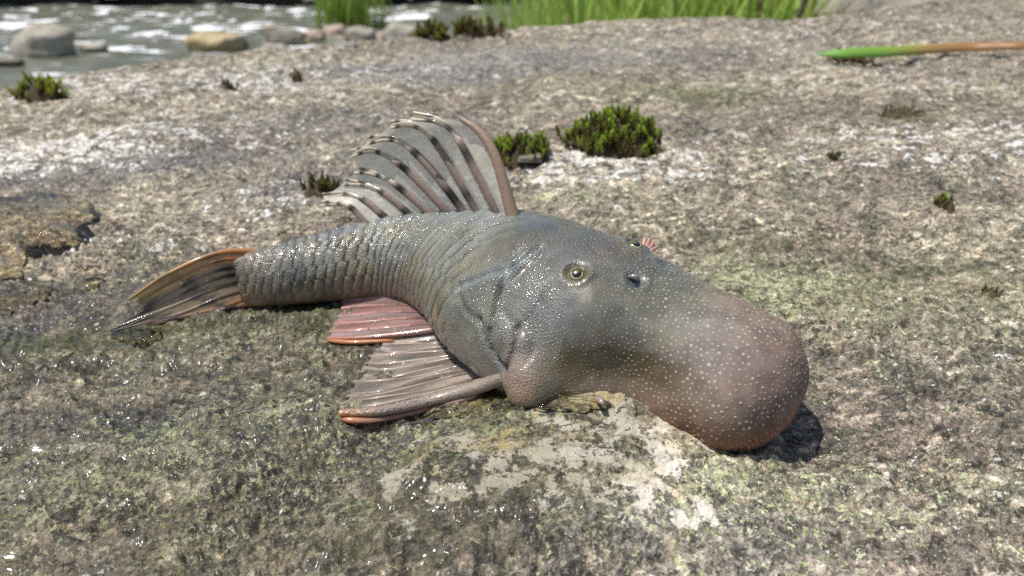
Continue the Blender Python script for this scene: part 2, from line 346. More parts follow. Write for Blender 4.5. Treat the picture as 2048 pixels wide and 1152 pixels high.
if (np.cross(_q[:, 2]-_q[:, 0], _q[:, 3]-_q[:, 1])*(_q.mean(1)-_c)).sum() < 0: Bf = Bf[:, ::-1].copy()
B0 = BV.reshape(-1, 3).copy(); UU = np.repeat(US, NTH); TT = np.tile(th, NS)
bvh = BVHTree.FromPolygons([Vector(p) for p in B0], [tuple(int(k) for k in q) for q in Bf])
def hit(px, py, tree=None):
    loc, nrm, idx, d = (tree or bvh).ray_cast(Vector(CAM), Vector(ray(px, py)).normalized())
    if loc is None: return None, None
    n = np.array(nrm)
    if n@(np.array(loc)-CAM) > 0: n = -n
    return np.array(loc), n
def hits(pts):
    return np.array([h for h in (hit(*q)[0] for q in pts) if h is not None])
def dist_poly(P, line):
    best = np.full(len(P), 9.)
    for a, b in zip(line[:-1], line[1:]):
        ab = b-a; t = np.clip(((P-a)@ab)/(ab@ab+1e-12), 0, 1); best = np.minimum(best, np.linalg.norm(P-(a+t[:, None]*ab), axis=1))
    return best
# surface normals of the sweep
def gnormals(V):
    du = np.gradient(V, axis=0); dt = np.roll(V, -1, 1)-np.roll(V, 1, 1); n = np.cross(dt, du); L = np.linalg.norm(n, axis=2, keepdims=True); n = n/(L+1e-15)
    ctr = V.mean(1, keepdims=True); s = np.sign(((V-ctr)*n).sum(2).mean()); return n*s
BN = gnormals(BV).reshape(-1, 3)
dis = np.zeros(len(B0))
BC = np.zeros((len(B0), 3)); top = np.sin(TT)
def lerp(a, b, t): return np.asarray(a)*(1-t[:, None])+np.asarray(b)*t[:, None]
# skin tones: olive grey back, brownish flanks, warm snout redder below
BC[:] = lerp((.150, .122, .090), (.128, .128, .112), sstep(-.35, .55, top))
BC = lerp(BC, (.168, .168, .140), sstep(2.2, 5.5, UU)*(1-sstep(6.3, 7.2, UU))*sstep(-.5, .1, top)*.8)
BC = lerp(BC, (.130, .124, .108), sstep(6.8, 8, UU)*(1-sstep(9.5, 11, UU))*.8)
BC = lerp(BC, (.158, .118, .096), sstep(10.6, 12.4, UU))
BC = lerp(BC, (.230, .095, .055), sstep(10.2, 12.2, UU)*sstep(.35, -.5, top)*.95)
BC = lerp(BC, (.17, .10, .06), (1-sstep(.0, 1.2, UU))*.35+.3*(1-sstep(0, 2.5, UU))*sstep(.2, -.6, top))
def paint(px, py, r, colr, k=1.0):
    global BC
    q, _ = hit(px, py)
    if q is None: return
    d = np.linalg.norm(B0-q, axis=1); BC = lerp(BC, colr, k*np.exp(-(d/r)**2))
def lump(px, py, r, hgt, sharp=1.):
    q, _ = hit(px, py)
    if q is None: return
    d = np.linalg.norm(B0-q, axis=1)
    dis[:] += hgt*np.exp(-(d/r)**(2*sharp))
def groove(pts, width, depth, colr=None, k=.8, rim=0.0):
    global BC
    L = hits(pts)
    if len(L) < 2: return
    L = spline(L, 40); d = dist_poly(B0, L)
    dis[:] += -depth*np.exp(-(d/width)**2)+rim*np.exp(-((d-2*width)/width)**2)
    if colr is not None: BC = lerp(BC, colr, k*np.exp(-(d/(width*1.1))**2))
# bony plates of the trunk: oblique overlapping rows
trunk = (1-sstep(6.0, 6.9, UU+.35*np.cos(TT)))*sstep(-.62, -.25, top)
lenU = np.interp(US, US, np.concatenate([[0], np.cumsum(np.linalg.norm(np.diff(C3, axis=0), axis=1))])); sU = np.repeat(lenU, NTH)
el = np.where(np.cos(TT) < 0, math.pi-TT, TT)               # elevation on either flank, pi/2 at the back
rowf = (el+.55)/.36; wob = .0007*pn3(B0/.006, 3)
plen = np.interp(UU, [0, 2, 4, 6.5], [.0034, .0038, .0047, .0062])
PHA = np.concatenate([[0], np.cumsum(np.diff(lenU)/np.interp((US[1:]+US[:-1])/2, [0, 2, 4, 6.5], [.0034, .0038, .0047, .0062]))])
slant = np.interp(UU, [0, 1.5, 3.5, 6.5], [.15, .7, 1.9, 2.3])
_ro = np.array([0, .3, -.12, .22, -.2, .1, .34, 0, .2, .1]); rofs = _ro[np.clip(np.floor(rowf).astype(int), 0, 9)]*.75*(1-.85*sstep(2.2, 3.6, UU))
ph = np.repeat(PHA, NTH)-slant*(el-.5)+.45*np.floor(rowf/1.5)*sstep(3, 5, UU)+wob/plen+rofs+.05*np.sin(rowf*2*math.pi)+.10*pn3(B0/.0035, 19)
fr = ph-np.floor(ph)
gl = np.exp(-((fr-.08)/.10)**2)+np.exp(-((fr-1.08)/.10)**2)
gk = np.clip(pn3(B0/.0045, 9)*1.4+.9, 0, 1)
dis += trunk*(.00024*(1-np.abs(fr-.45)*1.5)-.00048*gl)*(.35+.75*gk)*np.interp(UU, [0, 2, 3.5], [.7, .85, 1.1])
BC = lerp(BC, (.012, .014, .013), np.clip(trunk*gl*gk*1.15*sstep(.3, 1.2, UU), 0, 1))
BC = lerp(BC, (.24, .25, .22), np.clip(trunk*np.exp(-((fr-.42)/.2)**2)*.35, 0, 1))
rg = np.abs(rowf-np.round(rowf)); dis += -trunk*.00007*np.exp(-(rg/.07)**2)*gk*(1-.7*sstep(2.2, 3.6, UU))
# dorsal ridge and saddle under the fin
dis += .0012*np.exp(-((TT-math.pi/2)/.14)**2)*sstep(2.2, 3.2, UU)*(1-sstep(5.2, 6.2, UU))
BC = lerp(BC, (.17, .20, .24), .55*np.exp(-((TT-math.pi/2-.12)/.2)**2)*sstep(1.2, 2.4, UU)*(1-sstep(5.5, 7, UU)))
# head furrows, lobes and lips placed where the photograph shows them
GB = (.055, .065, .068); PB = (.24, .28, .31)
groove([(1082, 494), (1058, 512), (1035, 531), (1015, 552), (1004, 570), (996, 592), (992, 612), (986, 637)], .0009, .0006, PB, .75, .0006)
groove([(1000, 575), (991, 600), (986, 640), (982, 668), (986, 694), (997, 716), (1020, 735)], .0008, .0012, GB, .8)
groove([(1030, 535), (1004, 545), (981, 549), (950, 562), (918, 572)], .0010, .0006, PB, .6, .0004)
groove([(918, 575), (921, 600), (935, 625), (958, 640)], .0008, .0008, GB, .6)
groove([(1003, 615), (1018, 636), (1035, 652), (1052, 645), (1075, 612), (1100, 575)], .0008, .0004, GB, .35)
groove([(1036, 655), (1036, 680), (1032, 705), (1023, 733)], .0009, .0016, (.06, .05, .04), .8)
groove([(1060, 655), (1067, 680), (1068, 706), (1060, 722)], .0007, .0006, (.06, .05, .04), .6)
groove([(958, 640), (975, 690), (1000, 718), (1022, 736)], .0010, .0012, GB, .4)
for q in ((1040, 490), (1060, 470)): lump(*q, .0035, .0009)
lump(1010, 680, .0060, .0016); lump(1049, 682, .0026, .0016); lump(1056, 758, .0075, .0048, 1.5); lump(1066, 795, .007, .0030)
lump(1150, 600, .010, .0012); lump(1200, 600, .008, .0012); lump(1215, 690, .010, .0015)
lump(1280, 755, .014, -.0045); lump(1190, 750, .012, -.0040); lump(1450, 720, .03, .0012)
paint(1055, 745, .0065, (.33, .20, .16), .85); paint(1050, 785, .006, (.30, .20, .15), .7)
paint(1180, 740, .012, (.140, .108, .060), .85); paint(1260, 755, .012, (.135, .098, .060), .8); paint(1120, 735, .008, (.15, .12, .075), .7)
paint(1200, 500, .012, (.105, .082, .062), .75); paint(1110, 465, .014, (.070, .074, .076), .8); paint(1250, 520, .012, (.110, .092, .068), .7)
paint(1430, 690, .012, (.150, .158, .168), .7); paint(1340, 640, .010, (.125, .13, .128), .5); paint(1540, 760, .016, (.19, .135, .125), .7)
paint(1330, 560, .014, (.085, .09, .070), .7); paint(1140, 660, .012, (.15, .155, .15), .5); paint(1270, 660, .012, (.16, .15, .12), .5)
paint(960, 640, .008, (.165, .16, .12), .6); paint(900, 600, .010, (.18, .165, .12), .5); paint(800, 590, .008, (.20, .14, .10), .6); paint(700, 588, .008, (.19, .13, .09), .5)
paint(590, 555, .005, (.055, .055, .05), .7); paint(1240, 800, .010, (.13, .08, .06), .6)
# eye sockets and nostrils
EYES = [((1154, 553), .0033), ((1277, 484), .0030)]
eye_at = []
for q, r in EYES:
    p, n = hit(*q)
    if p is None: p, n = hit(q[0]-8, q[1]+12)
    eye_at.append((p, n, r)); d = np.linalg.norm(B0-p, axis=1)
    dis += .0016*np.exp(-(d/.0062)**2)-.0022*np.exp(-(d/(r*.95))**4)+.0007*np.exp(-((d-r*1.22)/.0007)**2)
    upr = sstep(-.001, .003, (B0-p)@NRM)
    BC = lerp(BC, (.17, .20, .215), .75*upr*np.exp(-((d-r*1.25)/.0009)**2))
NOS = [(1271, 562), (1330, 533)]
for q in NOS:
    p, n = hit(*q)
    if p is not None:
        d = np.linalg.norm((B0-p)*np.array([1, 1, 1.]), axis=1)
        dis += -.0013*np.exp(-(d/.0024)**2)+.0005*np.exp(-((d-.0036)/.001)**2)
        BC = lerp(BC, (.105, .118, .135), .7*np.exp(-(d/.0028)**2))
hole, _ = hit(1279, 566)
d = np.linalg.norm(B0-hole, axis=1); dis -= .0010*np.exp(-(d/.0008)**2); BC = lerp(BC, (.03, .03, .035), .8*np.exp(-(d/.0006)**2))
# soft unevenness of skin
dis += .0005*pn3(B0/.012, 2)*sstep(5, 7, UU)+.00022*pn3(B0/.004, 4)
BC *= (1.12+.34*pn3(B0/.010, 12)+.30*pn3(B0/.004, 14))[:, None]
BC = lerp(BC, BC*np.array((1.12, .98, .72)), sstep(.0, .35, pn3(B0/.013, 15))*.7*(1-sstep(9.5, 11, UU)))
# darker olive patch with a sharp upper edge on the cheek
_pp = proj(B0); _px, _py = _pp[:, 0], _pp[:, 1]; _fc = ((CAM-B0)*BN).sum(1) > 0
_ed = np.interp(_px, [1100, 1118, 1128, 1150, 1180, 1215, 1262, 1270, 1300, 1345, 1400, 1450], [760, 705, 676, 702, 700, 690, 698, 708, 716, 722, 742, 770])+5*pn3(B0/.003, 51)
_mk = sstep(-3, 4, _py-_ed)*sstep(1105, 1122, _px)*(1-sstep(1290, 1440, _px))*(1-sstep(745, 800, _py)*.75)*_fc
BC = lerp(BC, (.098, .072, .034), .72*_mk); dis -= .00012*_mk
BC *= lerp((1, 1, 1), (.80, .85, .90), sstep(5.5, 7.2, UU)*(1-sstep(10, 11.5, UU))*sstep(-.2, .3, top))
B1 = B0+BN*dis[:, None]
coat = np.clip(1-sstep(10.0, 11.4, UU), 0, 1)*(.75+.25*sstep(-.1, .3, pn3(B0/.006, 41)))
rough = np.clip(trunk+sstep(6.2, 6.8, UU)*(1-sstep(8.2, 9.3, UU))*1., 0, 1)   # sandpaper skin of trunk and cheek
def skin_mat():
    t = NT('wet_catfish_skin'); v = t.obj(); c = t.attr('col'); rg = t.attr('rough', True)
    n1 = t.noise(v, 420, 4, .65); n2 = t.noise(v, 130, 3, .6)
    c2 = t.mix(1.0, c, t.mix(n1, (.62, .62, .60), (1.38, 1.38, 1.36)), 'MULTIPLY')
    c2 = t.mix(t.math('MULTIPLY', t.ss(n2, .4, .75), .35), c2, t.mix(1.0, c, (1.25, 1.18, .85), 'MULTIPLY'))
    vd = t.vor(v, 1500)
    h = t.math('ADD', t.math('MULTIPLY', t.ss(vd, .1, .6, 1, 0), t.math('MULTIPLY', rg, .9)), t.math('MULTIPLY', n1, .55))
    b = t.bump(h, .55, .0005)
    cb = t.bump(t.math('ADD', t.math('MULTIPLY', t.ss(vd, .1, .6, 1, 0), rg), t.math('MULTIPLY', n2, .8)), .30, .00045)
    return t.done(t.pbr(Base_Color=c2, Roughness=t.ss(t.attr('coat', True), .2, .8, .66, .42), Normal=b, Coat_Weight=t.math('MULTIPLY', t.attr('coat', True), .85), Coat_Roughness=.08, Coat_Normal=cb, Specular_IOR_Level=t.ss(t.attr('coat', True), .2, .8, .12, .45),
                        Subsurface_Weight=.08, Subsurface_Radius=(.004, .002, .0012), Subsurface_Scale=.6))
SKIN = skin_mat()
fish = empty('catfish', tuple(C3[430]))
tag(fish, 'grey-brown swollen-snouted catfish with banded fins lying on the wet rock', 'fish')
def put(o):                                                  # parent a world-space mesh to the fish
    o.parent = fish; o.matrix_parent_inverse = Matrix.Translation(fish.location).inverted(); return o
# close the tail end with a small cap ring
capV = np.vstack([B1, B1[:NTH].mean(0)[None]]); Fl = np.vstack([Bf, np.stack([np.full(NTH//2, len(B1)), np.arange(0, NTH, 2), np.arange(1, NTH, 2), (np.arange(0, NTH, 2)+2) % NTH], -1)])
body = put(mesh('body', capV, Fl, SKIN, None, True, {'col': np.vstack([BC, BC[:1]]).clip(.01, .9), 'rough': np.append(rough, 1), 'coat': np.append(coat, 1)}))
tree1 = BVHTree.FromPolygons([Vector(p) for p in B1], [tuple(int(k) for k in q) for q in Bf])

# ---- pale tubercles over head and snout (uncountable): little domes of one mesh
BN1 = gnormals(B1.reshape(NS, NTH, 3)).reshape(-1, 3)
def tubercles(name, zone, spacing, r, colr, mat, n_try, jit=.25, flat=.55):
    cand = np.where(zone)[0]; 
    V4 = B1[Bf]; ar = np.linalg.norm(np.cross(V4[:, 1]-V4[:, 0], V4[:, 3]-V4[:, 0]), axis=1)*zone[Bf[:, 0]]
    pk = rng.choice(len(Bf), n_try, p=ar/ar.sum()); a = rng.random((n_try, 1)); b = rng.random((n_try, 1)); Q = V4[pk]
    P = (Q[:, 0]*(1-a)+Q[:, 1]*a)*(1-b)+(Q[:, 3]*(1-a)+Q[:, 2]*a)*b; N = BN1[Bf[pk, 0]]
    sp = spacing[Bf[pk, 0]]; rad = r[Bf[pk, 0]]
    grid = {}; cs = spacing.max(); mb = MB()
    ua = np.arange(6)*math.pi/3
    Fd = np.array([[k, (k+1) % 6, 6+(k+1) % 6, 6+k] for k in range(6)]+[[6, 7, 8, 9], [6, 9, 10, 11]])
    for p, n, s, rd in zip(P, N, sp, rad):
        key = tuple((p/cs).astype(int)); ok = True
        for dx in (-1, 0, 1):
            for dy in (-1, 0, 1):
                for dz in (-1, 0, 1):
                    for q in grid.get((key[0]+dx, key[1]+dy, key[2]+dz), ()):
                        if (p[0]-q[0])**2+(p[1]-q[1])**2+(p[2]-q[2])**2 < s*s: ok = False; break
                    if not ok: break
                if not ok: break
            if not ok: break
        if not ok: continue
        grid.setdefault(key, []).append(p)
        t1 = np.cross(n, (.3, .2, .9)); t1 /= np.linalg.norm(t1); t2 = np.cross(n, t1); rd = rd*(1+jit*rng.normal()); rd = max(rd, .00006)
        e1 = 1+.25*rng.random()
        ring0 = p-n*rd*.15+rd*(np.cos(ua)[:, None]*t1*e1+np.sin(ua)[:, None]*t2)
        ring1 = p+n*rd*flat+rd*.5*(np.cos(ua)[:, None]*t1*e1+np.sin(ua)[:, None]*t2)
        mb.add(np.vstack([ring0, ring1]), Fd, np.array(colr)*(.8+.4*rng.random()))
    o = put(mb.build(name, mat, None, True)); o['kind'] = 'stuff'; return o
def dot_mat(name, ro, coat):
    t = NT(name); return t.done(t.pbr(Base_Color=t.attr('col'), Roughness=ro, Coat_Weight=coat, Coat_Roughness=.08, Specular_IOR_Level=.4))
DOT = dot_mat('pale_tubercle', .6, .08); SPK = dot_mat('glossy_skin_tooth', .3, 1.)
vis = (top > -.9) & (np.cos(TT) < .75)
rsp = np.interp(UU, [7.5, 9, 11, 13], [.00085, .00098, .00122, .00135]); rrd = np.interp(UU, [7.5, 9, 11, 13], [.00015, .00019, .00031, .00037])
eyeclear = np.ones(len(B1), bool)
for p, n, r in eye_at: eyeclear &= np.linalg.norm(B0-p, axis=1) > r*1.25
for L in ([(1055, 745)],):
    q, _ = hit(*L[0]); rrd = np.where(np.linalg.norm(B0-q, axis=1) < .006, .00013, rrd)
tubercles('snout_tubercles', (UU > 7.3) & vis & eyeclear, rsp, rrd, (.31, .265, .205), DOT, 100000, .32, .25)
chk = (UU > 5.9+.5*np.abs(np.cos(TT))) & (UU < 9.0) & vis & eyeclear & (top < .85)
tubercles('cheek_skin_teeth', chk, np.full(len(B1), .00080), np.full(len(B1), .00020), (.17, .17, .155), SPK, 32000, .25, .45)

tubercles('trunk_skin_teeth', (UU < 6.1) & (UU > .2) & (top > -.45) & (np.cos(TT) < .35), np.full(len(B1), .00085), np.full(len(B1), .00015), (.17, .17, .15), SPK, 26000, .3, .5)
# ---- eyes
def eye_mat():
    t = NT('olive_fish_eye'); c = t.attr('col'); v = t.obj()
    c = t.mix(t.ss(t.noise(v, 1800, 3), .35, .65), c, t.mix(1., c, (.45, .45, .4), 'MULTIPLY'))
    return t.done(t.pbr(Base_Color=c, Roughness=.25, Coat_Weight=1., Coat_Roughness=.03))
EYEM = eye_mat()
tb = NT('black_pupil'); PUP = tb.done(tb.pbr(Base_Color=(.006, .006, .007), Roughness=.2, Coat_Weight=1., Coat_Roughness=.03))
tb = NT('pale_iris_ring'); IRR = tb.done(tb.pbr(Base_Color=(.42, .38, .22), Roughness=.3, Coat_Weight=1., Coat_Roughness=.03))
for p, n, r in eye_at:
    look = n*.8+(CAM-p)/np.linalg.norm(CAM-p)*.45; look /= np.linalg.norm(look)
    s = np.cross(look, NRM); s /= np.linalg.norm(s); u = np.cross(s, look)
    ctr = p-look*r*.35
    a = np.linspace(0, math.pi, 24); b = np.linspace(0, 2*math.pi, 40, endpoint=False)
    A, Bq = np.meshgrid(a, b, indexing='ij')
    V = ctr+r*(np.cos(A)[..., None]*look+np.sin(A)[..., None]*(np.cos(Bq)[..., None]*s+np.sin(Bq)[..., None]*u))
    sn = np.sin(A).ravel(); nz = .5+.5*np.sin(Bq*3+1).ravel()
    colr = lerp((.19, .175, .05), (.10, .11, .04), nz); colr = lerp(colr, (.05, .05, .03), sstep(.72, .93, sn))
    eb = put(mesh('eye', V.reshape(-1, 3), gridf(24, 40, True)[:, ::-1], EYEM, None, True, {'col': colr}))
    # pupil: dark disc with an iris lobe hanging into it from above
    def cappiece(r0, r1, b0, b1, lift, name, mat, nr=6, nb=28, f0=None):
        bb = np.linspace(b0, b1, nb); g = np.linspace(0, 1, nr)
        G, BB = np.meshgrid(g, bb, indexing='ij'); rin = r0 if f0 is None else f0(BB); RAD = rin+(r1-rin)*G
        ct = np.sqrt(1-RAD**2)
        Vp = ctr+(r+lift)*(ct[..., None]*look+RAD[..., None]*(np.cos(BB)[..., None]*s+np.sin(BB)[..., None]*u))
        o = mesh(name, Vp.reshape(-1, 3), gridf(nr, nb), mat, None, True); o.parent = eb; return o
    cappiece(.0, .40, 0, 2*math.pi, .00004, 'pupil', PUP, f0=lambda B_: np.where(np.sin(B_) > -.05, .32*np.clip(np.sin(B_)*1.3, 0, 1)+.02, .02))
    cappiece(.40, .49, math.pi*.9, math.pi*2.1, .00005, 'iris_ring', IRR)
# ---- nostril flap
p, n = hit(1266, 556, tree1)
V, Fq = tube(spline(np.array([hit(1256, 553, tree1)[0], hit(1266, 556, tree1)[0]+n*.0012, hit(1278, 562, tree1)[0]]), 10), np.array([.0002, .0005, .0007, .0008, .0009, .0009, .0008, .0007, .0005, .0002]), 8)
m_ = MB(); m_.add(V, Fq, (.20, .20, .20)); put(m_.build('nostril_flap', SPK))

# ------------------------------------------------------------------ fins
def fin_mat(name, alpha, rough=.3, trl=.45):
    t = NT(name); c = t.attr('col'); v = t.obj()
    n1 = t.noise(v, 900, 3, .6); c2 = t.mix(1., c, t.mix(n1, (.75, .75, .75), (1.25, 1.25, 1.25)), 'MULTIPLY')
    b = t.bump(t.noise(v, 500, 3), .3, .0004)
    p = t.pbr(Base_Color=c2, Roughness=rough, Normal=b, Coat_Weight=.9, Coat_Roughness=.08)
    tr = t.n('BsdfTranslucent'); t.set(tr.inputs[0], c2); sh = t.mixsh(trl, p, tr.outputs[0])
    tp = t.n('BsdfTransparent'); tp.inputs[0].default_value = (.95, .95, .92, 1)
    return t.done(t.mixsh(alpha, sh, tp.outputs[0]))
FINM = fin_mat('fin_membrane', .20); FINP = fin_mat('wet_flat_fin_membrane', .48, .3, .2); RAYM = fin_mat('fin_ray_skin', .0, .35, .25); FINT = fin_mat('tail_membrane', .12)
def make_fin(name, rays, memcol, mem_mat, radii, bandf, nrm, side_lab=None, sub=7, nl=26, branch=True, edge_in=.06, memf=None):
    """rays: list of (k,3) polylines base->tip in world space; returns the membrane with its rays as children"""
    R3 = np.array([spline(r, nl) for r in rays])             # rays x along x 3
    k = len(R3); rows = []; cols = []
    for j in range((k-1)*sub+1):
        q = j/sub; i0 = min(int(q), k-2); f = q-i0
        a, b = R3[i0], R3[i0+1]; L = a*(1-f)+b*f
        sc = 1-edge_in*math.sin(math.pi*f)                   # scalloped edge between rays
        L = L[0]+(spline(L, nl)-L[0]); idx = np.linspace(0, (nl-1)*sc, nl); i1 = np.minimum(idx.astype(int), nl-2); ff = (idx-i1)[:, None]
        L = L[i1]*(1-ff)+L[i1+1]*ff
        L = L+np.asarray(nrm)*(.00025*math.sin(math.pi*f))*np.linspace(0, 1, nl)[:, None]
        rows.append(L); s = np.linspace(0, 1, nl)
        cols.append(memf(q, s) if memf else np.broadcast_to(memcol, (nl, 3)))
    V = np.array(rows).reshape(-1, 3); o = put(mesh(name, V, gridf(len(rows), nl), mem_mat, None, True, {'col': np.array(cols).reshape(-1, 3)}))
    for j in range(k):
        P = R3[j]; mb = MB(); s = np.linspace(0, 1, nl); r0 = radii[j]
        rad = r0*(1-.62*s); bc = bandf(j, s)
        sd = np.gradient(P, axis=0); sd /= np.linalg.norm(sd, axis=1)[:, None]+1e-9; sd = np.cross(sd, nrm)
        if branch and 0 < j:
            cut = nl*45//100
            for sg in (-1, 1):
                Q = P.copy(); Q += sd*(sg*np.clip((s-.42)/.58, 0, 1)**1.1*r0*.62)[:, None]
                V, Fq = tube(Q, rad*np.where(s < .42, 1, .72), 8, .7, nrm); mb.add(V, Fq, np.repeat(bc, 8, 0))
        else:
            V, Fq = tube(P, rad, 8, .8, nrm); mb.add(V, Fq, np.repeat(bc, 8, 0))
        ro = mb.build('fin_ray', RAYM); ro.parent = o
    return o
# dorsal fin, standing on the back
DR = [[(1027, 410), (992, 318), (960, 265), (922, 237)], [(1000, 410), (938, 314), (905, 262), (872, 240), (826, 232)], [(962, 410), (886, 304), (850, 262), (815, 247), (782, 249)],
      [(938, 411), (860, 335), (808, 288), (772, 276), (737, 281)], [(907, 412), (821, 346), (769, 309), (735, 300), (703, 307)], [(873, 413), (795, 372), (746, 346), (709, 340)],
      [(834, 416), (769, 387), (725, 368), (688, 364)], [(782, 421), (730, 402), (690, 388), (646, 393)], [(738, 426), (700, 414), (670, 407), (643, 407)]]
fd = np.array([-.93, .30, .03]); fd /= np.linalg.norm(fd); fnrm = np.cross(fd, NRM+.42*np.array([.3, .95, 0])); fnrm /= np.linalg.norm(fnrm)
uu = np.linspace(1.6, 7, 200); cr = np.array([crest(u) for u in uu]); cpx = proj(cr)
dr3 = []
for L in DR:
    i = np.argmin(np.abs(cpx[:, 0]-L[0][0])); base = cr[i]+NRM*.0005; pts = [base-NRM*.002]
    for q in L[1:]:
        d_ = ray(*q); t_ = ((base-CAM)@fnrm)/(d_@fnrm); pts.append(CAM+t_*d_)
    dr3.append(np.array(pts))
def dband(j, s):
    if j == 0: return lerp((.34, .23, .16), (.42, .30, .21), s)
    base = lerp((.46, .36, .33), (.66, .58, .42), s); ph_ = s*3.6+.2*math.sin(j*1.7)+.05
    b = sstep(.35, .75, np.sin(ph_*2*math.pi)); b = np.where(s < .08, .3, b)*(1-sstep(.96, 1, s)*.5)
    b *= (.88+.12*math.sin(j*5.1)); return lerp(base, (.022, .018, .018), b)
dfin = make_fin('dorsal_fin', dr3, (.86, .83, .71), FINM, [.0022, .0019, .0019, .0019, .0018, .0017, .0016, .0016, .0014], dband, fnrm, edge_in=.035)
# tail fin, draped to the rock
ga = on_rock(530, 612); gb = on_rock(215, 676); td = gb-ga; td[2] = 0; td /= np.linalg.norm(td); lean = np.array([0, .25, 1.]); tn = np.cross(td, lean); tn /= np.linalg.norm(tn)
TR = [[(520, 505), (440, 505), (340, 545), (258, 598)], [(516, 520), (440, 520), (350, 560), (272, 606)], [(514, 532), (440, 540), (360, 575), (280, 622)], [(512, 545), (440, 556), (350, 595), (250, 645)],
      [(512, 560), (440, 575), (340, 615), (215, 664)], [(512, 575), (440, 595), (350, 630), (208, 672)], [(514, 590), (450, 612), (360, 642), (222, 676)], [(518, 606), (460, 628), (370, 652), (255, 678)]]
tr3 = []
for j, L in enumerate(TR):
    pts = []
    for i, q in enumerate(L):
        d_ = ray(*q); t_ = ((ga-CAM+np.array([0, .004, 0]))@tn)/(d_@tn); P = CAM+t_*d_
        P = P-tn*(.0012*math.sin(j*1.1+i*.9)); P[2] = max(P[2], hmac(P[0], P[1])+.0006); pts.append(P)
    pts[0] = pts[0]+(pts[0]-pts[1])*.12; tr3.append(np.array(pts))
def tband(j, s):
    base = lerp((.50, .19, .06), (.50, .34, .14), s) if j < 2 else lerp((.22, .15, .10), (.38, .30, .19), s)
    if j > 5: base = lerp((.34, .16, .07), (.42, .25, .15), s)
    b = sstep(.25, .7, np.sin((s*3.1+.18*j)*2*math.pi))*(.35 if j < 2 else .9)*sstep(.1, .25, s)
    b = np.maximum(b, sstep(.72, .95, s)*(.75 if 2 < j < 7 else .1)); return lerp(base, (.022, .022, .022), np.clip(b, 0, 1))
def tmem(q, s):
    a = tband(int(round(q)), s); return a*.8+.2*np.array((.40, .30, .18))
make_fin('tail_fin', tr3, None, FINT, [.0012, .0008, .0007, .0008, .0008, .0008, .0009, .0012], tband, tn, edge_in=.04, memf=tmem)
# pectoral fin spread on the wet rock (pixel, height above the rock in m)
def rockray(L): return np.array([on_rock(a, b, c) for a, b, c in L])
PR = [[(1015, 752, .006), (960, 772, .004), (860, 800, .0032), (760, 822, .0028), (680, 826, .0018)], [(1012, 742, .006), (950, 755, .0038), (850, 780, .0026), (750, 800, .0018), (684, 806, .0012)],
      [(1005, 735, .006), (940, 738, .0035), (850, 757, .002), (760, 782, .0014), (690, 786, .001)], [(1000, 728, .006), (935, 722, .0035), (850, 738, .002), (770, 752, .0012), (722, 752, .0008)],
      [(993, 720, .006), (930, 706, .0035), (860, 714, .002), (780, 726, .0012), (728, 722, .0008)], [(988, 713, .006), (930, 694, .0035), (870, 694, .002), (790, 702, .0012), (745, 702, .0008)],
      [(984, 707, .006), (930, 684, .0035), (880, 678, .0022), (820, 682, .0014), (780, 684, .001)], [(980, 702, .006), (935, 676, .004), (890, 664, .0028), (840, 664, .002), (800, 668, .0014)],
      [(976, 696, .006), (938, 668, .0045), (900, 652, .0036), (860, 645, .003), (828, 648, .002)]]
def pband(j, s):
    if j == 0: return lerp(lerp((.34, .28, .22), (.36, .28, .24), s), (.62, .28, .10), sstep(.72, 1, s))
    b = sstep(.3, .8, np.sin((s*3.5+.2*j)*2*math.pi))*.45
    return lerp(lerp((.42, .35, .27), (.55, .42, .36), s), (.12, .11, .10), b)
def pmem(q, s): return lerp((.30, .27, .21), (.56, .46, .41), np.full_like(s, abs(math.sin(q*1.9))))*(1-.2*s[:, None])*(1+.35*np.sin(s*9+q*2.1))[:, None]
PQ = [rockray(L) for L in PR]; PQ2 = [PQ[0]]
for a_, b_ in zip(PQ[:-1], PQ[1:]):
    m2 = (a_+b_)/2; m2[1:] += NRM*.0003+rng.normal(size=(len(m2)-1, 3))*.0004; b2 = b_.copy(); b2[1:] += rng.normal(size=(len(b2)-1, 3))*.0004; PQ2 += [m2, b2]
make_fin('pectoral_fin', PQ2, None, FINP, [.0030]+[.0007, .0006]*8, pband, NRM, edge_in=.05, memf=pmem)
# beads of skin teeth on the stout spine
mb = MB(); c5 = spline(PQ[0], 200); ua = np.arange(6)*math.pi/3; Fd6 = np.array([[k, (k+1) % 6, 6+(k+1) % 6, 6+k] for k in range(6)]+[[6, 7, 8, 9], [6, 9, 10, 11]])
for k in range(420):
    i = int(rng.integers(5, 196)); T_ = c5[min(i+3, 199)]-c5[i-3]; T_ /= np.linalg.norm(T_); S_ = np.cross(T_, NRM); S_ /= np.linalg.norm(S_); a = rng.uniform(-1.2, 1.2)
    n_ = NRM*math.cos(a)*.8+S_*math.sin(a); n_ /= np.linalg.norm(n_); p_ = c5[i]+(NRM*math.cos(a)*.8+S_*math.sin(a))*.0030*(1-.62*i/199); rd = .00018+.00012*rng.random(); t1 = np.cross(n_, T_)
    o6 = np.cos(ua)[:, None]*t1+np.sin(ua)[:, None]*T_; mb.add(np.vstack([p_-n_*rd*.2+rd*o6, p_+n_*rd*.6+rd*.5*o6]), Fd6, np.array((.30, .25, .22))*(.6+.8*rng.random()))
put(mb.build('spine_skin_teeth', SPK))['kind'] = 'stuff'
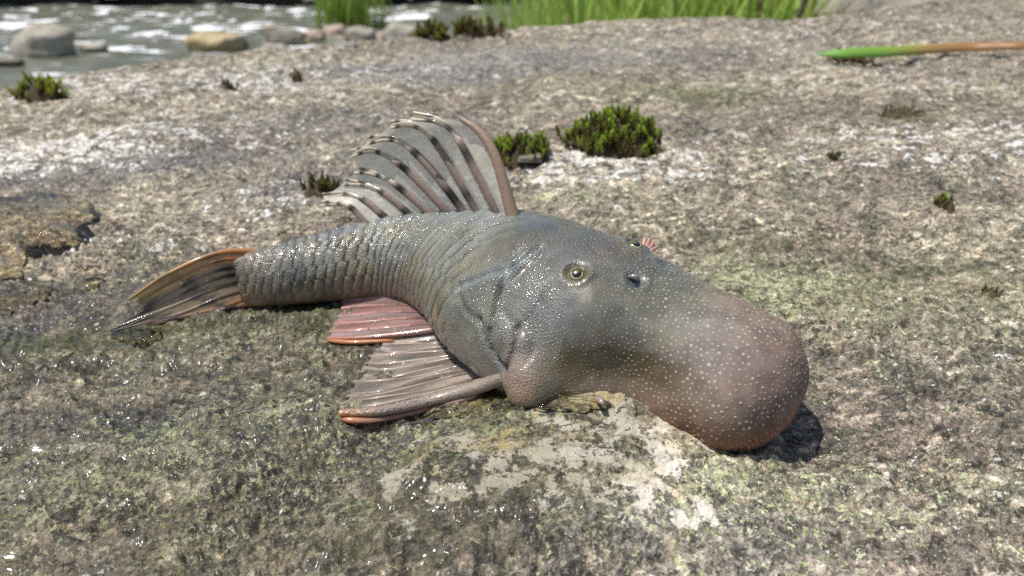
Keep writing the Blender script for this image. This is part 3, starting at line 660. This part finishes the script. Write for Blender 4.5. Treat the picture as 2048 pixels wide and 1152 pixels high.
# pink underside edge of the stout leading spine
E0 = rockray([(1012, 768, .0012), (950, 790, .0010), (850, 817, .0008), (750, 838, .0008), (684, 838, .0008)])
V, Fq = tube(spline(E0, 30), np.interp(np.linspace(0, 1, 30), [0, .1, .5, .95, 1], [.0008, .0016, .0016, .0017, .0006]), 10, .6)
m_ = MB(); m_.add(V, Fq, np.repeat(lerp((.33, .19, .16), (.44, .18, .07), sstep(.6, 1, np.linspace(0, 1, 30))), 10, 0)); put(m_.build('fin_skin_fold', RAYM))
# pelvic fin, pink
VR = [[(905, 652, .006), (860, 660, .004), (800, 668, .003), (720, 675, .002), (655, 676, .001)], [(900, 645, .006), (850, 648, .0042), (780, 654, .0026), (710, 660, .0016), (658, 662, .001)],
      [(893, 638, .006), (840, 636, .0045), (780, 638, .0028), (720, 644, .0016), (668, 646, .001)], [(885, 630, .006), (830, 624, .0045), (770, 624, .003), (720, 628, .0018), (676, 632, .001)],
      [(876, 622, .006), (820, 611, .0045), (760, 610, .003), (715, 612, .002), (682, 616, .001)], [(866, 614, .006), (810, 600, .005), (750, 597, .0036), (710, 598, .0024), (684, 602, .001)],
      [(850, 606, .007), (800, 592, .006), (750, 588, .0046), (710, 589, .0032), (684, 592, .0016)]]
def vband(j, s):
    base = lerp((.45, .24, .20), (.58, .28, .25), s)
    if j == 0: base = lerp((.26, .17, .14), (.50, .22, .17), s)
    return lerp(base, (.10, .085, .10), sstep(.4, .9, np.sin((s*2.6+.3*j)*2*math.pi))*.5*(j in (2, 3, 4)))
def vmem(q, s): return lerp(lerp((.40, .27, .24), (.58, .30, .28), s), (.50, .42, .42), np.full_like(s, .75*sstep(.3, .9, math.sin(q*2.9))))*(1+.22*np.sin(s*7+q*3.3))[:, None]
make_fin('pelvic_fin', [rockray(L) for L in VR], None, FINP, [.0018, .0008, .0008, .0008, .0008, .0008, .0008], vband, NRM, edge_in=.03, memf=vmem)
E1 = rockray([(800, 680, .001), (760, 682, .0012), (700, 684, .0012), (655, 680, .0008)])
V, Fq = tube(spline(E1, 20), np.interp(np.linspace(0, 1, 20), [0, .2, .9, 1], [.0004, .001, .0011, .0004]), 8, .7)
m_ = MB(); m_.add(V, Fq, (.50, .21, .09)); put(m_.build('fin_skin_fold', RAYM))
# far pectoral fin tip peeping out behind the head, small flap by the mouth
fa = [np.array([hit(1290, 500)[0] if hit(1290, 500)[0] is not None else crest(9.5)])]
f0 = crest(9.2)+LAT[np.searchsorted(US, 9.2)]*.020-NRM*.016
FRr = []
for j, (px, py) in enumerate([(1290, 476), (1299, 477), (1308, 483), (1316, 492)]):
    d_ = ray(px, py); dd = np.linalg.norm(f0-CAM)+.006; tip = CAM+d_/np.linalg.norm(d_)*dd; FRr.append(np.array([f0, f0*.45+tip*.55+NRM*.0006*j, tip]))
make_fin('gill_edge', FRr, (.55, .30, .24), FINT, [.0013]*4, lambda j, s: lerp((.40, .20, .15), (.58, .34, .28), s), fnrm, branch=False)
b0, bn = hit(1195, 795, tree1)
V, Fq = tube(spline(np.array([b0, on_rock(1203, 803, .004), on_rock(1210, 815, .002)]), 12), np.linspace(.0013, .0004, 12), 8)
m_ = MB(); m_.add(V, Fq, (.34, .25, .22)); put(m_.build('barbel', SPK))
# ------------------------------------------------------------------ river, banks
ZW = -.50
def on_water(px, py, z=ZW):
    d = ray(px, py); t = (z-CAM[2])/d[2]; return CAM+t*d
pf = np.linspace(-1.35, 1.35, 420); rf = np.concatenate([np.geomspace(.5, 18, 420), np.array([24, 40, 80, 200, 600, 1500.])])
PF, RF = np.meshgrid(pf, rf, indexing='ij'); wx = RF*np.sin(PF); wy = RF*np.cos(PF)
rap = sstep(7.2, 9.5, wy-.15*wx)*(1-sstep(40, 80, RF)); calm = .25+.75*rap
hz = calm*(.055*fbm2(wx+.3*wy, wy*1.6, 1.3, 4, 61)+.03*np.abs(pn2(wx/.5, wy/.35, 66)))+.008*fbm2(wx, wy*1.8, .35, 3, 71)
hz = hz*(1-sstep(60, 150, RF))
foam = sstep(.02, .26, fbm2(wx*.8, wy*1.5, 1.1, 4, 61)*.55+.55*fbm2(wx*.9, wy*1.9, .8, 3, 90)-.23)*rap
foam = np.maximum(foam, sstep(.34, .5, fbm2(wx, wy*2.2, .5, 3, 95))*sstep(4., 5.5, wy)*.8*(wx < -1.2))
def water_mat():
    t = NT('rushing_river_water'); v = t.obj(); f = t.attr('foam', True)
    n = t.noise(t.scale(v, (1, 1.8, 1)), 3.5, 4, .6); n2 = t.noise(t.scale(v, (1, 2.2, 1)), 9, 4, .6)
    c = t.mix(t.ss(n, .35, .65), (.115, .125, .085), (.20, .21, .17))
    fm = t.ss(t.math('ADD', f, t.math('MULTIPLY', t.math('SUBTRACT', n2, .5), .9)), .3, .75)
    c = t.mix(fm, c, (.82, .84, .86))
    return t.done(t.pbr(Base_Color=c, Roughness=t.ss(fm, 0, 1, .16, .6), Normal=t.bump(n2, .5, .03), IOR=1.33, Specular_IOR_Level=.5))
river = mesh('river', np.stack([wx, wy, ZW+hz], -1).reshape(-1, 3), gridf(*wx.shape), water_mat(), None, True, {'foam': foam.ravel()})
tag(river, kind='structure')
def soil_mat(name, c1, c2, sc=3):
    t = NT(name); v = t.obj(); n = t.noise(v, sc, 5, .65); n2 = t.noise(v, sc*7, 4, .65)
    c = t.mix(t.ss(n, .35, .65), c1, c2); c = t.mix(t.math('MULTIPLY', t.ss(n2, .5, .7), .6), c, tuple(k*.45 for k in c1))
    return t.done(t.pbr(Base_Color=c, Roughness=.9, Normal=t.bump(n2, .6, .02)))
# near bank with the meadow, right of and behind the slab
bx_, by_ = np.meshgrid(np.linspace(-.6, 9, 130), np.linspace(.2, 12, 140), indexing='ij')
lx = -.15+.03*(by_-1)+.12*pn2(by_/.8, by_*0+.3, 5)
bz = -.9+ .72*sstep(-.25, .45, bx_-lx) + .35*sstep(.6, 6, bx_-lx)+.05*fbm2(bx_, by_, .6, 3, 44)
bank = mesh('river_bank', np.stack([bx_, by_, bz], -1).reshape(-1, 3), gridf(*bx_.shape), soil_mat('bank_soil', (.10, .075, .045), (.07, .09, .03)))
tag(bank, kind='structure')
def bank_h(px_, py_):
    l = -.15+.03*(py_-1)+.12*pn2(np.asarray(py_)/.8, np.asarray(py_)*0+.3, 5)
    return -.9+.72*sstep(-.25, .45, px_-l)+.35*sstep(.6, 6, px_-l)+.05*fbm2(np.asarray(px_, float), np.asarray(py_, float), .6, 3, 44)
# far bank: steep, overgrown, its shade put into near-black colours
fx, fs = np.meshgrid(np.linspace(-30, 30, 260), np.linspace(0, 1, 26), indexing='ij')
edge = 15.2+.03*fx+.8*pn2(fx/3, fx*0, 7)+.3*pn2(fx/.8, fx*0, 8)
fy = edge+1.2*fs**2*3-.55*np.sin(fs*math.pi)+.25*fbm2(fx, fs*4, .9, 3, 30)+30*sstep(.8, 1, fs)
fz = ZW-.3+4.2*fs**.8+.2*fbm2(fx, fs*5, .7, 3, 33)
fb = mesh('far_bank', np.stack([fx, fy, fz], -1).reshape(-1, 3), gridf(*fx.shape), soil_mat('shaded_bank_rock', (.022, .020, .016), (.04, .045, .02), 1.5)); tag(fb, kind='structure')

# ------------------------------------------------------------------ leaves and grass
def leaf_mat(name, tr=.4, ro=.45, vary=0):
    t = NT(name); c = t.attr('col')
    if vary:
        oi = t.n('ObjectInfo'); c = t.mix(1., c, t.mix(oi.outputs['Random'], (.65, .7, .6), (1.4, 1.3, 1.2)), 'MULTIPLY')
    p = t.pbr(Base_Color=c, Roughness=ro); l = t.n('BsdfTranslucent'); t.set(l.inputs[0], c)
    return t.done(t.mixsh(tr, p, l.outputs[0]))
GRASS = leaf_mat('fresh_grass', .45); LEAF = leaf_mat('shade_dark_leaf', .2)
def blades(mb, n, pos, hgt, wid, colA, colB, dry=.06):
    for k in range(n):
        b = np.array(pos()); h = hgt*(.55+.7*rng.random()); a = rng.random()*6.28; ln = .12+.35*rng.random()
        d = np.array([math.cos(a), math.sin(a), 0]); s = np.array([-d[1], d[0], 0])*wid*(.6+.8*rng.random())
        t = np.array([0, .4, .75, 1.]); P = b+np.outer(t, [0, 0, 1])*h*(1-.15*ln)+np.outer(t**2, d)*h*ln
        w_ = np.array([.8, 1, .6, .05])[:, None]; V = np.empty((8, 3)); V[0::2] = P-s*w_/2; V[1::2] = P+s*w_/2
        c = np.array(colA)+(np.array(colB)-np.array(colA))*rng.random()
        if rng.random() < dry: c = np.array((.26, .20, .09))
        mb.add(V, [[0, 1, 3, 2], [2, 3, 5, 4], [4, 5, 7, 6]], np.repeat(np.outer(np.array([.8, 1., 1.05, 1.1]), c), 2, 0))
mb = MB()
def gpos():
    while True:
        y_ = 1.15+rng.random()**1.5*5.2; x_ = -.25+rng.random()*(.95*y_)
        l = float(-.15+.03*(y_-1)+.12*pn2(np.array([y_/.8]), np.array([.3]), 5)[0])
        if x_ > .33*y_ and y_ < 2.1: continue
        if x_ > l+.12 and math.hypot(x_, y_) > rim_r(math.atan2(x_, y_))+.1: return (x_, y_, float(bank_h(np.array([x_]), np.array([y_]))[0])-.01)
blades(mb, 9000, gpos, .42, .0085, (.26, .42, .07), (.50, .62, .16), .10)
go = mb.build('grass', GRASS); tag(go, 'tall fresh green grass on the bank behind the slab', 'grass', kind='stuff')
mb = MB(); tp = on_water(700, 72)
blades(mb, 420, lambda: (tp[0]+rng.normal()*.14, tp[1]+rng.normal()*.12, ZW+.06), .55, .012, (.16, .30, .04), (.32, .46, .09))
for k in range(90):
    a = rng.random()*6.28; b = tp+np.array([.30+rng.normal()*.06, rng.normal()*.06-.05, .08+abs(rng.normal())*.05]); s = .03
    d1 = np.array([math.cos(a), math.sin(a), .4])*s; d2 = np.array([-math.sin(a), math.cos(a), .3])*s*.5
    mb.add([b-d2, b+d1-d2*.2, b+d2, b-d1*.2], [[0, 1, 2, 3]], (.05, .09, .02))
gt = mb.build('grass_tuft', GRASS); tag(gt, 'bright grass tuft growing among the shore stones in the river', 'grass tuft')
mb = MB()
for k in range(5200):                                        # overhanging scrub of the far bank, shade included in its leaf colour
    x_ = -16+rng.random()*30; f_ = rng.random(); z_ = ZW+.15+3.2*f_; y_ = 15.0+.03*x_-.5*rng.random()*(.3+f_)+.7*f_
    a, e = rng.random()*6.28, rng.normal()*.6; s = .16*(.5+rng.random())
    d1 = np.array([math.cos(a), math.sin(a)*.4, e])*s; d2 = np.array([-math.sin(a), math.cos(a)*.4, .4])*s*.6; b = np.array([x_, y_, z_])
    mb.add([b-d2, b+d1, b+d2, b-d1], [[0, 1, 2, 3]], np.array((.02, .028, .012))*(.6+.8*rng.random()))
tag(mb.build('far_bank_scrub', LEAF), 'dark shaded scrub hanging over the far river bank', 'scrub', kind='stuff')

# ------------------------------------------------------------------ stones in and by the water
def stone_mat(name, c1, c2):
    t = NT(name); v = t.obj(); n = t.noise(v, 9, 5, .65); n2 = t.noise(v, 45, 4, .65)
    c = t.mix(t.ss(n, .35, .65), c1, c2); c = t.mix(t.math('MULTIPLY', t.ss(n2, .5, .68), .6), c, tuple(k*.5 for k in c1))
    return t.done(t.pbr(Base_Color=c, Roughness=.7, Normal=t.bump(n2, .5, .01)))
S_GREY = stone_mat('grey_river_stone', (.26, .235, .19), (.38, .35, .29)); S_YEL = stone_mat('ochre_river_stone', (.36, .27, .13), (.44, .36, .22)); S_DARK = stone_mat('dark_wet_stone', (.13, .12, .09), (.2, .18, .14)); S_PINK = stone_mat('pinkish_stone', (.36, .27, .22), (.45, .37, .31))
def stone(P, sx, sy, sz, mat, seed, label, group=None, turn=0., sink=.25, name='river_stone', cat='stone'):
    n, m = 18, 28; a = np.linspace(0, math.pi, n); b = np.linspace(0, 2*math.pi, m, endpoint=False); A, Bq = np.meshgrid(a, b, indexing='ij')
    D = np.stack([np.sin(A)*np.cos(Bq), np.sin(A)*np.sin(Bq), np.cos(A)], -1)
    r = 1+.30*pn3(D*1.3+seed*7.3, seed)+.16*pn3(D*2.9+seed*3.1, seed+1)+.05*pn3(D*7, seed+2)
    D = np.sign(D)*np.abs(D)**.85; V = D*r[..., None]*np.array([sx, sy, sz])
    o = mesh(name, V.reshape(-1, 3), gridf(n, m, True)[:, ::-1], mat, None, True)
    o.location = (P[0], P[1], P[2]+sz*(1-2*sink)); o.rotation_euler = (0, 0, turn); return tag(o, label, cat, group)
def wst(px, py, wpx, hpx, mat, seed, label, turn=0., group='stones along the river edge'):
    P = on_water(px, py); k = np.linalg.norm(P-CAM)/FPX
    return stone(P+np.array([0, wpx*k*.3, 0]), wpx*k*.55, wpx*k*.42, hpx*k*.62, mat, seed, label, group, turn)
wst(82, 116, 88, 52, S_GREY, 1, 'big grey boulder standing alone in the river rapids'); wst(180, 106, 44, 16, S_GREY, 2, 'small grey stone awash beside the big lone boulder')
wst(6, 132, 50, 14, S_DARK, 3, 'low dark wet stone awash near the big lone boulder'); wst(420, 103, 86, 34, S_YEL, 4, 'rounded ochre-yellow stone at the river edge'); wst(462, 96, 50, 24, S_DARK, 5, 'dull stone tucked behind the ochre-yellow stone')
wst(568, 92, 66, 30, S_DARK, 6, 'dark blocky stone between the ochre stone and the grass tuft'); wst(545, 106, 52, 16, S_GREY, 7, 'flat pale stone in front of the dark blocky stone'); wst(535, 62, 30, 10, S_PINK, 8, 'small pink stone out in the water behind the dark stone')
wst(628, 82, 34, 20, S_PINK, 9, 'small pinkish stone beside the dark blocky stone'); wst(668, 78, 44, 26, S_PINK, 10, 'pinkish stone below the left side of the grass tuft'); wst(720, 82, 54, 26, S_GREY, 11, 'grey stone directly below the grass tuft')
wst(757, 80, 30, 14, S_PINK, 12, 'little pink stone at the right foot of the grass tuft'); wst(800, 84, 64, 34, S_GREY, 13, 'broad pale stone nearest the mossy rim of the slab'); wst(605, 90, 28, 12, S_YEL, 14, 'little ochre stone among the pinkish shore stones')
wst(785, 66, 40, 22, S_DARK, 15, 'dark stone half hidden behind the broad pale stone', .4); wst(690, 68, 40, 20, S_DARK, 16, 'dark stone at the roots of the grass tuft', .8); wst(740, 66, 36, 20, S_GREY, 17, 'grey stone behind the roots of the grass tuft', .3)
# shingle spit the stones and the tuft stand on
sp_, ss_ = np.meshgrid(np.linspace(0, 2*math.pi, 60), np.linspace(0, 1, 14), indexing='ij'); ce = (on_water(700, 74)+on_water(790, 72))/2
gx = ce[0]+np.cos(sp_)*ss_*1.0; gy = ce[1]+np.sin(sp_)*ss_*.65; gz = ZW+.07*(1-ss_**2)-.06*ss_**3+.02*fbm2(gx, gy, .15, 3, 14)
tag(mesh('shingle_spit', np.stack([gx, gy, gz], -1).reshape(-1, 3), gridf(60, 14), soil_mat('shingle', (.22, .19, .15), (.30, .26, .2), 12)), kind='structure')
# grey boulder beyond the grass at the upper right
bd = CAM+ray(1725, -12)/np.linalg.norm(ray(1725, -12))*1.65
stone((bd[0], bd[1], -.28), .15, .16, .21, S_GREY, 23, 'smooth grey boulder behind the far right rim of the slab', None, .3, .0, 'boulder', 'boulder')

# ------------------------------------------------------------------ moss cushions on the slab
MOSS = leaf_mat('moss_shoot_leaf', .35, .5, 1); LITT = leaf_mat('dead_moss_litter', .1, .9)
def shoot_mesh(seed, colA, colB):
    r = np.random.default_rng(seed); mb = MB()
    V, Fq = tube(np.array([[0, 0, -.15], [.02, 0, .3], [0, .02, .75]]), [.05, .05, .03], 4); mb.add(V, Fq, (.10, .065, .03))
    nl = 26
    for k in range(nl):
        f = k/(nl-1); a = k*2.4+r.random()*.6; z = .12+.62*f; up = .35+1.1*f; L = (.34-.08*f)*(.8+.4*r.random())
        d = np.array([math.cos(a), math.sin(a), 0]); s = np.array([-d[1], d[0], 0]); di = d*math.cos(up)+np.array([0, 0, 1])*math.sin(up)
        b = np.array([0, 0, z]); w = .085; c = np.array(colA)*(1-f)+np.array(colB)*f
        if f < .3: c = c*.4+np.array((.12, .08, .035))*.6
        mb.add([b-s*w*.5, b+di*L*.5-s*w+np.array([0, 0, .01]), b+di*L, b+di*L*.5+s*w+np.array([0, 0, .01])], [[0, 1, 2, 3]], np.array([c*.8, c, c*1.25, c]))
    me = mb.build('shoot', MOSS); m = me.data; bpy.data.objects.remove(me); return m
SH_G = [shoot_mesh(k, (.10, .15, .025), (.42, .56, .08)) for k in range(4)]
SH_B = [shoot_mesh(k+9, (.09, .08, .03), (.20, .20, .055)) for k in range(3)]
SH_Y = [shoot_mesh(k+20, (.13, .15, .022), (.38, .42, .07)) for k in range(3)]
def moss_clump(cx, cy, wpx, hpx, n, size, label, kinds, mound=.004, shape=None, tilt=0., group='moss cushions on the slab', name='moss_clump', litter=True):
    skew = lambda q: (1+tilt*np.asarray(q))/(1+abs(tilt))
    c0 = on_rock(cx, cy); k = np.linalg.norm(c0-CAM)/FPX; rx = wpx*k/2; ry = hpx*k/2*2.2
    root = empty(name, tuple(c0)); tag(root, label, 'moss', group)
    inv = Matrix.Translation(root.location).inverted()
    # litter pad
    a, s = np.meshgrid(np.linspace(0, 2*math.pi, 40, endpoint=False), np.linspace(0, 1, 9), indexing='ij')
    wob = 1+.25*pn2(np.cos(a)*1.7+cx, np.sin(a)*1.7+cy, 4)
    X_ = c0[0]+np.cos(a)*s*rx*.95*wob; Y_ = c0[1]+np.sin(a)*s*ry*.95*wob
    Zp = hmac(X_, Y_)+.0008+mound*skew(np.cos(a)*s)*(1-s**3)*(1+.35*pn2(X_/.004, Y_/.004, 6))-.0022*s**4
    col = np.array((.075, .055, .03))*(.6+.8*(pn2(X_/.002, Y_/.002, 9)*.5+.5))[..., None]
    nA, nS = a.shape; idx = np.arange(nA*nS).reshape(nA, nS); F_ = np.stack([idx[:, :-1], np.roll(idx, -1, 0)[:, :-1], np.roll(idx, -1, 0)[:, 1:], idx[:, 1:]], -1).reshape(-1, 4)
    pad = mesh('litter', np.stack([X_, Y_, Zp], -1).reshape(-1, 3), F_, LITT, None, True, {'col': col.reshape(-1, 3)}); pad.parent = root; pad.matrix_parent_inverse = inv
    placed = 0
    while placed < n:
        u, v = rng.random(2)*2-1
        if u*u+v*v > 1 or (shape and not shape(u, v)): continue
        X1 = c0[0]+u*rx; Y1 = c0[1]+v*ry; Z1 = float(hmac(X1, Y1))+mound*float(skew(u))*(1-math.hypot(u, v)**3)
        o = bpy.data.objects.new('shoot', kinds[int(rng.integers(len(kinds)))]); COL.objects.link(o); o.parent = root; o.matrix_parent_inverse = inv
        sz = size*(.65+.6*rng.random()); o.scale = (sz, sz, sz*(.9+.4*rng.random())); o.location = (X1, Y1, Z1)
        o.rotation_euler = (rng.normal()*.28-v*.2, rng.normal()*.28+u*.35, rng.random()*6.28); placed += 1
    return root
moss_clump(1225, 285, 200, 62, 230, .0078, 'largest bushy green moss cushion on a pale hump behind the fish', SH_G+SH_B+SH_Y[:1], .016, tilt=.6)
moss_clump(1035, 325, 132, 46, 105, .0066, 'green moss cushion beside the dorsal fin holding a dark stone chip', SH_G+SH_B[:2]+SH_Y[:1], .009)
moss_clump(642, 384, 74, 30, 34, .0052, 'small olive-brown moss cushion behind the tip of the dorsal fin', SH_B, .004)
moss_clump(1888, 416, 38, 20, 30, .0034, 'tiny lone dark moss tuft on bare rock right of the fish', SH_B+SH_G[:1], .003)
moss_clump(1700, 124, 86, 12, 26, .0066, 'low brown moss strip just below the fallen grass blade', SH_B, .003)
moss_clump(1805, 231, 84, 24, 46, .0028, 'flat dark olive moss patch between pale lichen blotches', SH_B, .0015)
moss_clump(82, 196, 88, 20, 60, .0085, 'bright yellow-green moss tuft near the river side of the slab', SH_Y+SH_G[:1], .008)
moss_clump(172, 147, 66, 12, 36, .0085, 'flat yellow-green moss on the rim of the slab above the river', SH_Y, .004)
moss_clump(590, 152, 26, 8, 10, .0060, 'brownish moss crumb on the dry middle of the slab', SH_B, .002, group=None)
moss_clump(462, 180, 34, 9, 12, .0055, 'small brown moss speck amid pale rock left of the grey patch', SH_B, .002)
moss_clump(1664, 318, 24, 8, 16, .0030, 'tiny brown moss speck right of the largest cushion', SH_B, .0015)
moss_clump(1980, 592, 34, 18, 9, .0028, 'tiny blackish moss dot on granular rock right of the snout', SH_B, .0015)
for i, (cx, cy, w_, lab) in enumerate([(868, 78, 84, 'mossy brown crust on the rim at the stones end'), (960, 68, 110, 'mossy brown crust on the rim below the tall grass'), (1060, 56, 100, 'rusty moss crust with a pointed tip on the rim before the grass'), (1140, 48, 70, 'thin moss crust on the rim ending the mossy row')]):
    moss_clump(cx, cy, w_, 14, 60, .010, lab, SH_B+SH_Y[:1], .006, group='moss crusts along the rim')
# dark stone chip lying in the moss
P = on_rock(1058, 322, .003); n_ = Vector((-.02, -.105, 1))
V = np.array([[-1, -.6, 0], [.9, -.8, 0], [1.1, .6, 0], [-.8, .7, 0], [-.9, -.5, .5], [.8, -.7, .62], [.95, .5, .7], [-.7, .6, .55]])*np.array([.0066, .005, .0055])
o = mesh('stone_chip', V, [(3, 2, 1, 0), (4, 5, 6, 7), (0, 1, 5, 4), (1, 2, 6, 5), (2, 3, 7, 6), (3, 0, 4, 7)], S_DARK, None, False); o.location = P; o.rotation_euler = (.1, .05, .25)
bv = o.modifiers.new('bevel', 'BEVEL'); bv.width = .0006; bv.segments = 2
tag(o, 'dark flat stone chip lodged in the moss beside the dorsal fin', 'stone')
# fallen grass blade
L = [(1632, 109, .006), (1700, 106, .010), (1780, 103, .010), (1860, 98, .008), (1940, 94, .007), (2048, 91, .008), (2160, 88, .006), (2260, 88, .003)]
c3 = spline(np.array([on_rock(*q) for q in L]), 60); s_ = np.linspace(0, 1, 60)
wd = .0046*np.interp(s_, [0, .08, .2, .6, 1], [.08, .7, 1, .85, .5]); si = np.array([.05, .55, .83]); V = np.empty((60, 3, 3)); V[:, 0] = c3-wd[:, None]*si; V[:, 2] = c3+wd[:, None]*si; V[:, 1] = c3+np.array([0, .3, -.2])*wd[:, None]*.3
gcol = np.array([[np.interp(s, [0, .25, .36, .42, .55, 1], ch) for ch in ((.18, .24, .40, .46, .38, .30), (.42, .44, .42, .30, .20, .15), (.07, .07, .08, .12, .08, .06))] for s in s_])
gb_ = mesh('grass_stalk', V.reshape(-1, 3), gridf(60, 3), leaf_mat('turning_grass_blade', .3), None, True, {'col': np.repeat(gcol, 3, 0)})
sm = gb_.modifiers.new('thick', 'SOLIDIFY'); sm.thickness = .0003
tag(gb_, 'fallen grass blade, green at its tip and orange-brown behind', 'grass blade')

# ------------------------------------------------------------------ water on the slab
def film_mat(name='clear_water', tint=(.90, .87, .78, 1)):
    t = NT(name); v = t.obj(); b = t.bump(t.noise(v, 60, 2, .4), .12, .004)
    fr = t.n('Fresnel'); fr.inputs['IOR'].default_value = 1.33; t.set(fr.inputs['Normal'], b)
    g = t.n('BsdfGlossy'); g.inputs['Roughness'].default_value = .02; t.set(g.inputs['Normal'], b)
    tp = t.n('BsdfTransparent'); tp.inputs[0].default_value = tint
    return t.done(t.mixsh(fr.outputs[0], tp.outputs[0], g.outputs[0]))
FILM = film_mat()
def puddle(name, outline, thick, edge, label, n_in=16, cat='water', group=None):
    O = np.array([on_rock(*q)[:2] for q in outline]); O = spline(np.vstack([O, O[:1]]), 120)[:-1]; c = O.mean(0)
    O = O+np.stack([.0016*pn2(np.arange(len(O))*.35, np.zeros(len(O)), 3), .0016*pn2(np.arange(len(O))*.35, np.ones(len(O))*.5, 4)], -1)
    # inset rings: steep rounded rim, flat middle
    nn = c-O; dist = np.linalg.norm(nn, axis=1, keepdims=True); nn = nn/dist; rings = []; 
    for f in np.concatenate([np.linspace(0, 1, 9)**1.6*edge, [-1]*n_in]) if False else np.concatenate([edge*np.linspace(0, 1, 10)**1.7]):
        q = O+nn*np.minimum(f, dist*.9); e = min(1, f/edge); z = hmac(q[:, 0], q[:, 1])-.0006+(thick+.0006)*math.sin(e*math.pi/2); rings.append(np.column_stack([q, z]))
    last = rings[-1][:, :2]
    for f in np.linspace(0, 1, n_in)[1:]:
        q = last*(1-f)+c*f; rings.append(np.column_stack([q, hmac(q[:, 0], q[:, 1])+thick]))
    V = np.array(rings); n_, m_2 = V.shape[:2]
    Fp = gridf(n_, m_2, True); q4 = V.reshape(-1, 3)[Fp]; up_ = np.cross(q4[:, 2]-q4[:, 0], q4[:, 3]-q4[:, 1])[:, 2].sum()
    return tag(mesh(name, V.reshape(-1, 3), Fp if up_ > 0 else Fp[:, ::-1], FILM), label, cat, group)
puddle('puddle', [(-260, 400), (0, 396), (100, 390), (190, 406), (212, 432), (192, 462), (180, 492), (130, 503), (90, 508), (45, 535), (0, 572), (-260, 600)], .0055, .014, 'shallow clear brownish puddle with a rounded lip on the slab')
puddle('water_film', [(-120, 600), (60, 585), (125, 580), (90, 606), (0, 640), (-120, 650)], .0015, .004, 'thin strip of water below the puddle lip')
puddle('water_film', [(1005, 772), (1040, 800), (1100, 800), (1190, 796), (1230, 812), (1190, 826), (1080, 822), (960, 832), (860, 846), (760, 858), (690, 852), (760, 842), (900, 818)], .0013, .003, 'thin water film clinging along the pectoral fin and mouth')
puddle('water_film', [(205, 668), (260, 660), (330, 662), (300, 690), (240, 690), (205, 680)], .0016, .003, 'thin water film around the tip of the tail fin')
DFLIP = True
def drop(px, py, rpx, label, flat=.6):
    P = on_rock(px, py); r = rpx*np.linalg.norm(P-CAM)/FPX; a = np.linspace(0, math.pi/2, 10); b = np.linspace(0, 2*math.pi, 24, endpoint=False); A, Bq = np.meshgrid(a, b, indexing='ij')
    V = np.stack([np.sin(A)*np.cos(Bq)*r, np.sin(A)*np.sin(Bq)*r, np.cos(A)*r*flat], -1)+P-np.array([0, 0, .0003])
    tag(mesh('water_drop', V.reshape(-1, 3), gridf(10, 24, True)[:, ::-1] if DFLIP else gridf(10, 24, True), FILM), label, 'water drop', 'water drops on the slab')
drop(566, 470, 11, 'pale round water drop behind the tail stalk'); drop(184, 572, 26, 'large domed water drop below the puddle lip'); drop(186, 541, 15, 'smaller water drop touching the large domed one')
drop(690, 440, 13, 'clear water drop beside the rear end of the dorsal fin'); drop(1012, 782, 13, 'round water drop between the pectoral fin and the lip')

# thin sheet of water between the grains of the wet foreground
fu, fv = np.meshgrid(np.linspace(-.26, .09, 240), np.linspace(.12, .34, 170), indexing='ij')
wv = (blob(fu, fv, 880, 760, .06, .035, .2)+blob(fu, fv, 420, 800, .09, .03, .3)+.9*blob(fu, fv, 200, 640, .09, .02, .25)+blob(fu, fv, 800, 1040, .05, .02)+.8*blob(fu, fv, 250, 1000, .08, .02, .3))
wv = np.clip(wv, 0, 1)+.5*pn2(fu/.018, fv/.008, 88)-.25
zf = hmac(fu, fv)+np.clip(wv*.0022, -.006, .0006)
tag(mesh('wet_sheen', np.stack([fu, fv, zf], -1).reshape(-1, 3), gridf(240, 170)[:, ::-1], film_mat('water_sheen', (.96, .96, .95, 1))), 'thin sheet of water between the rock grains in front of the fish', 'water', kind='stuff')
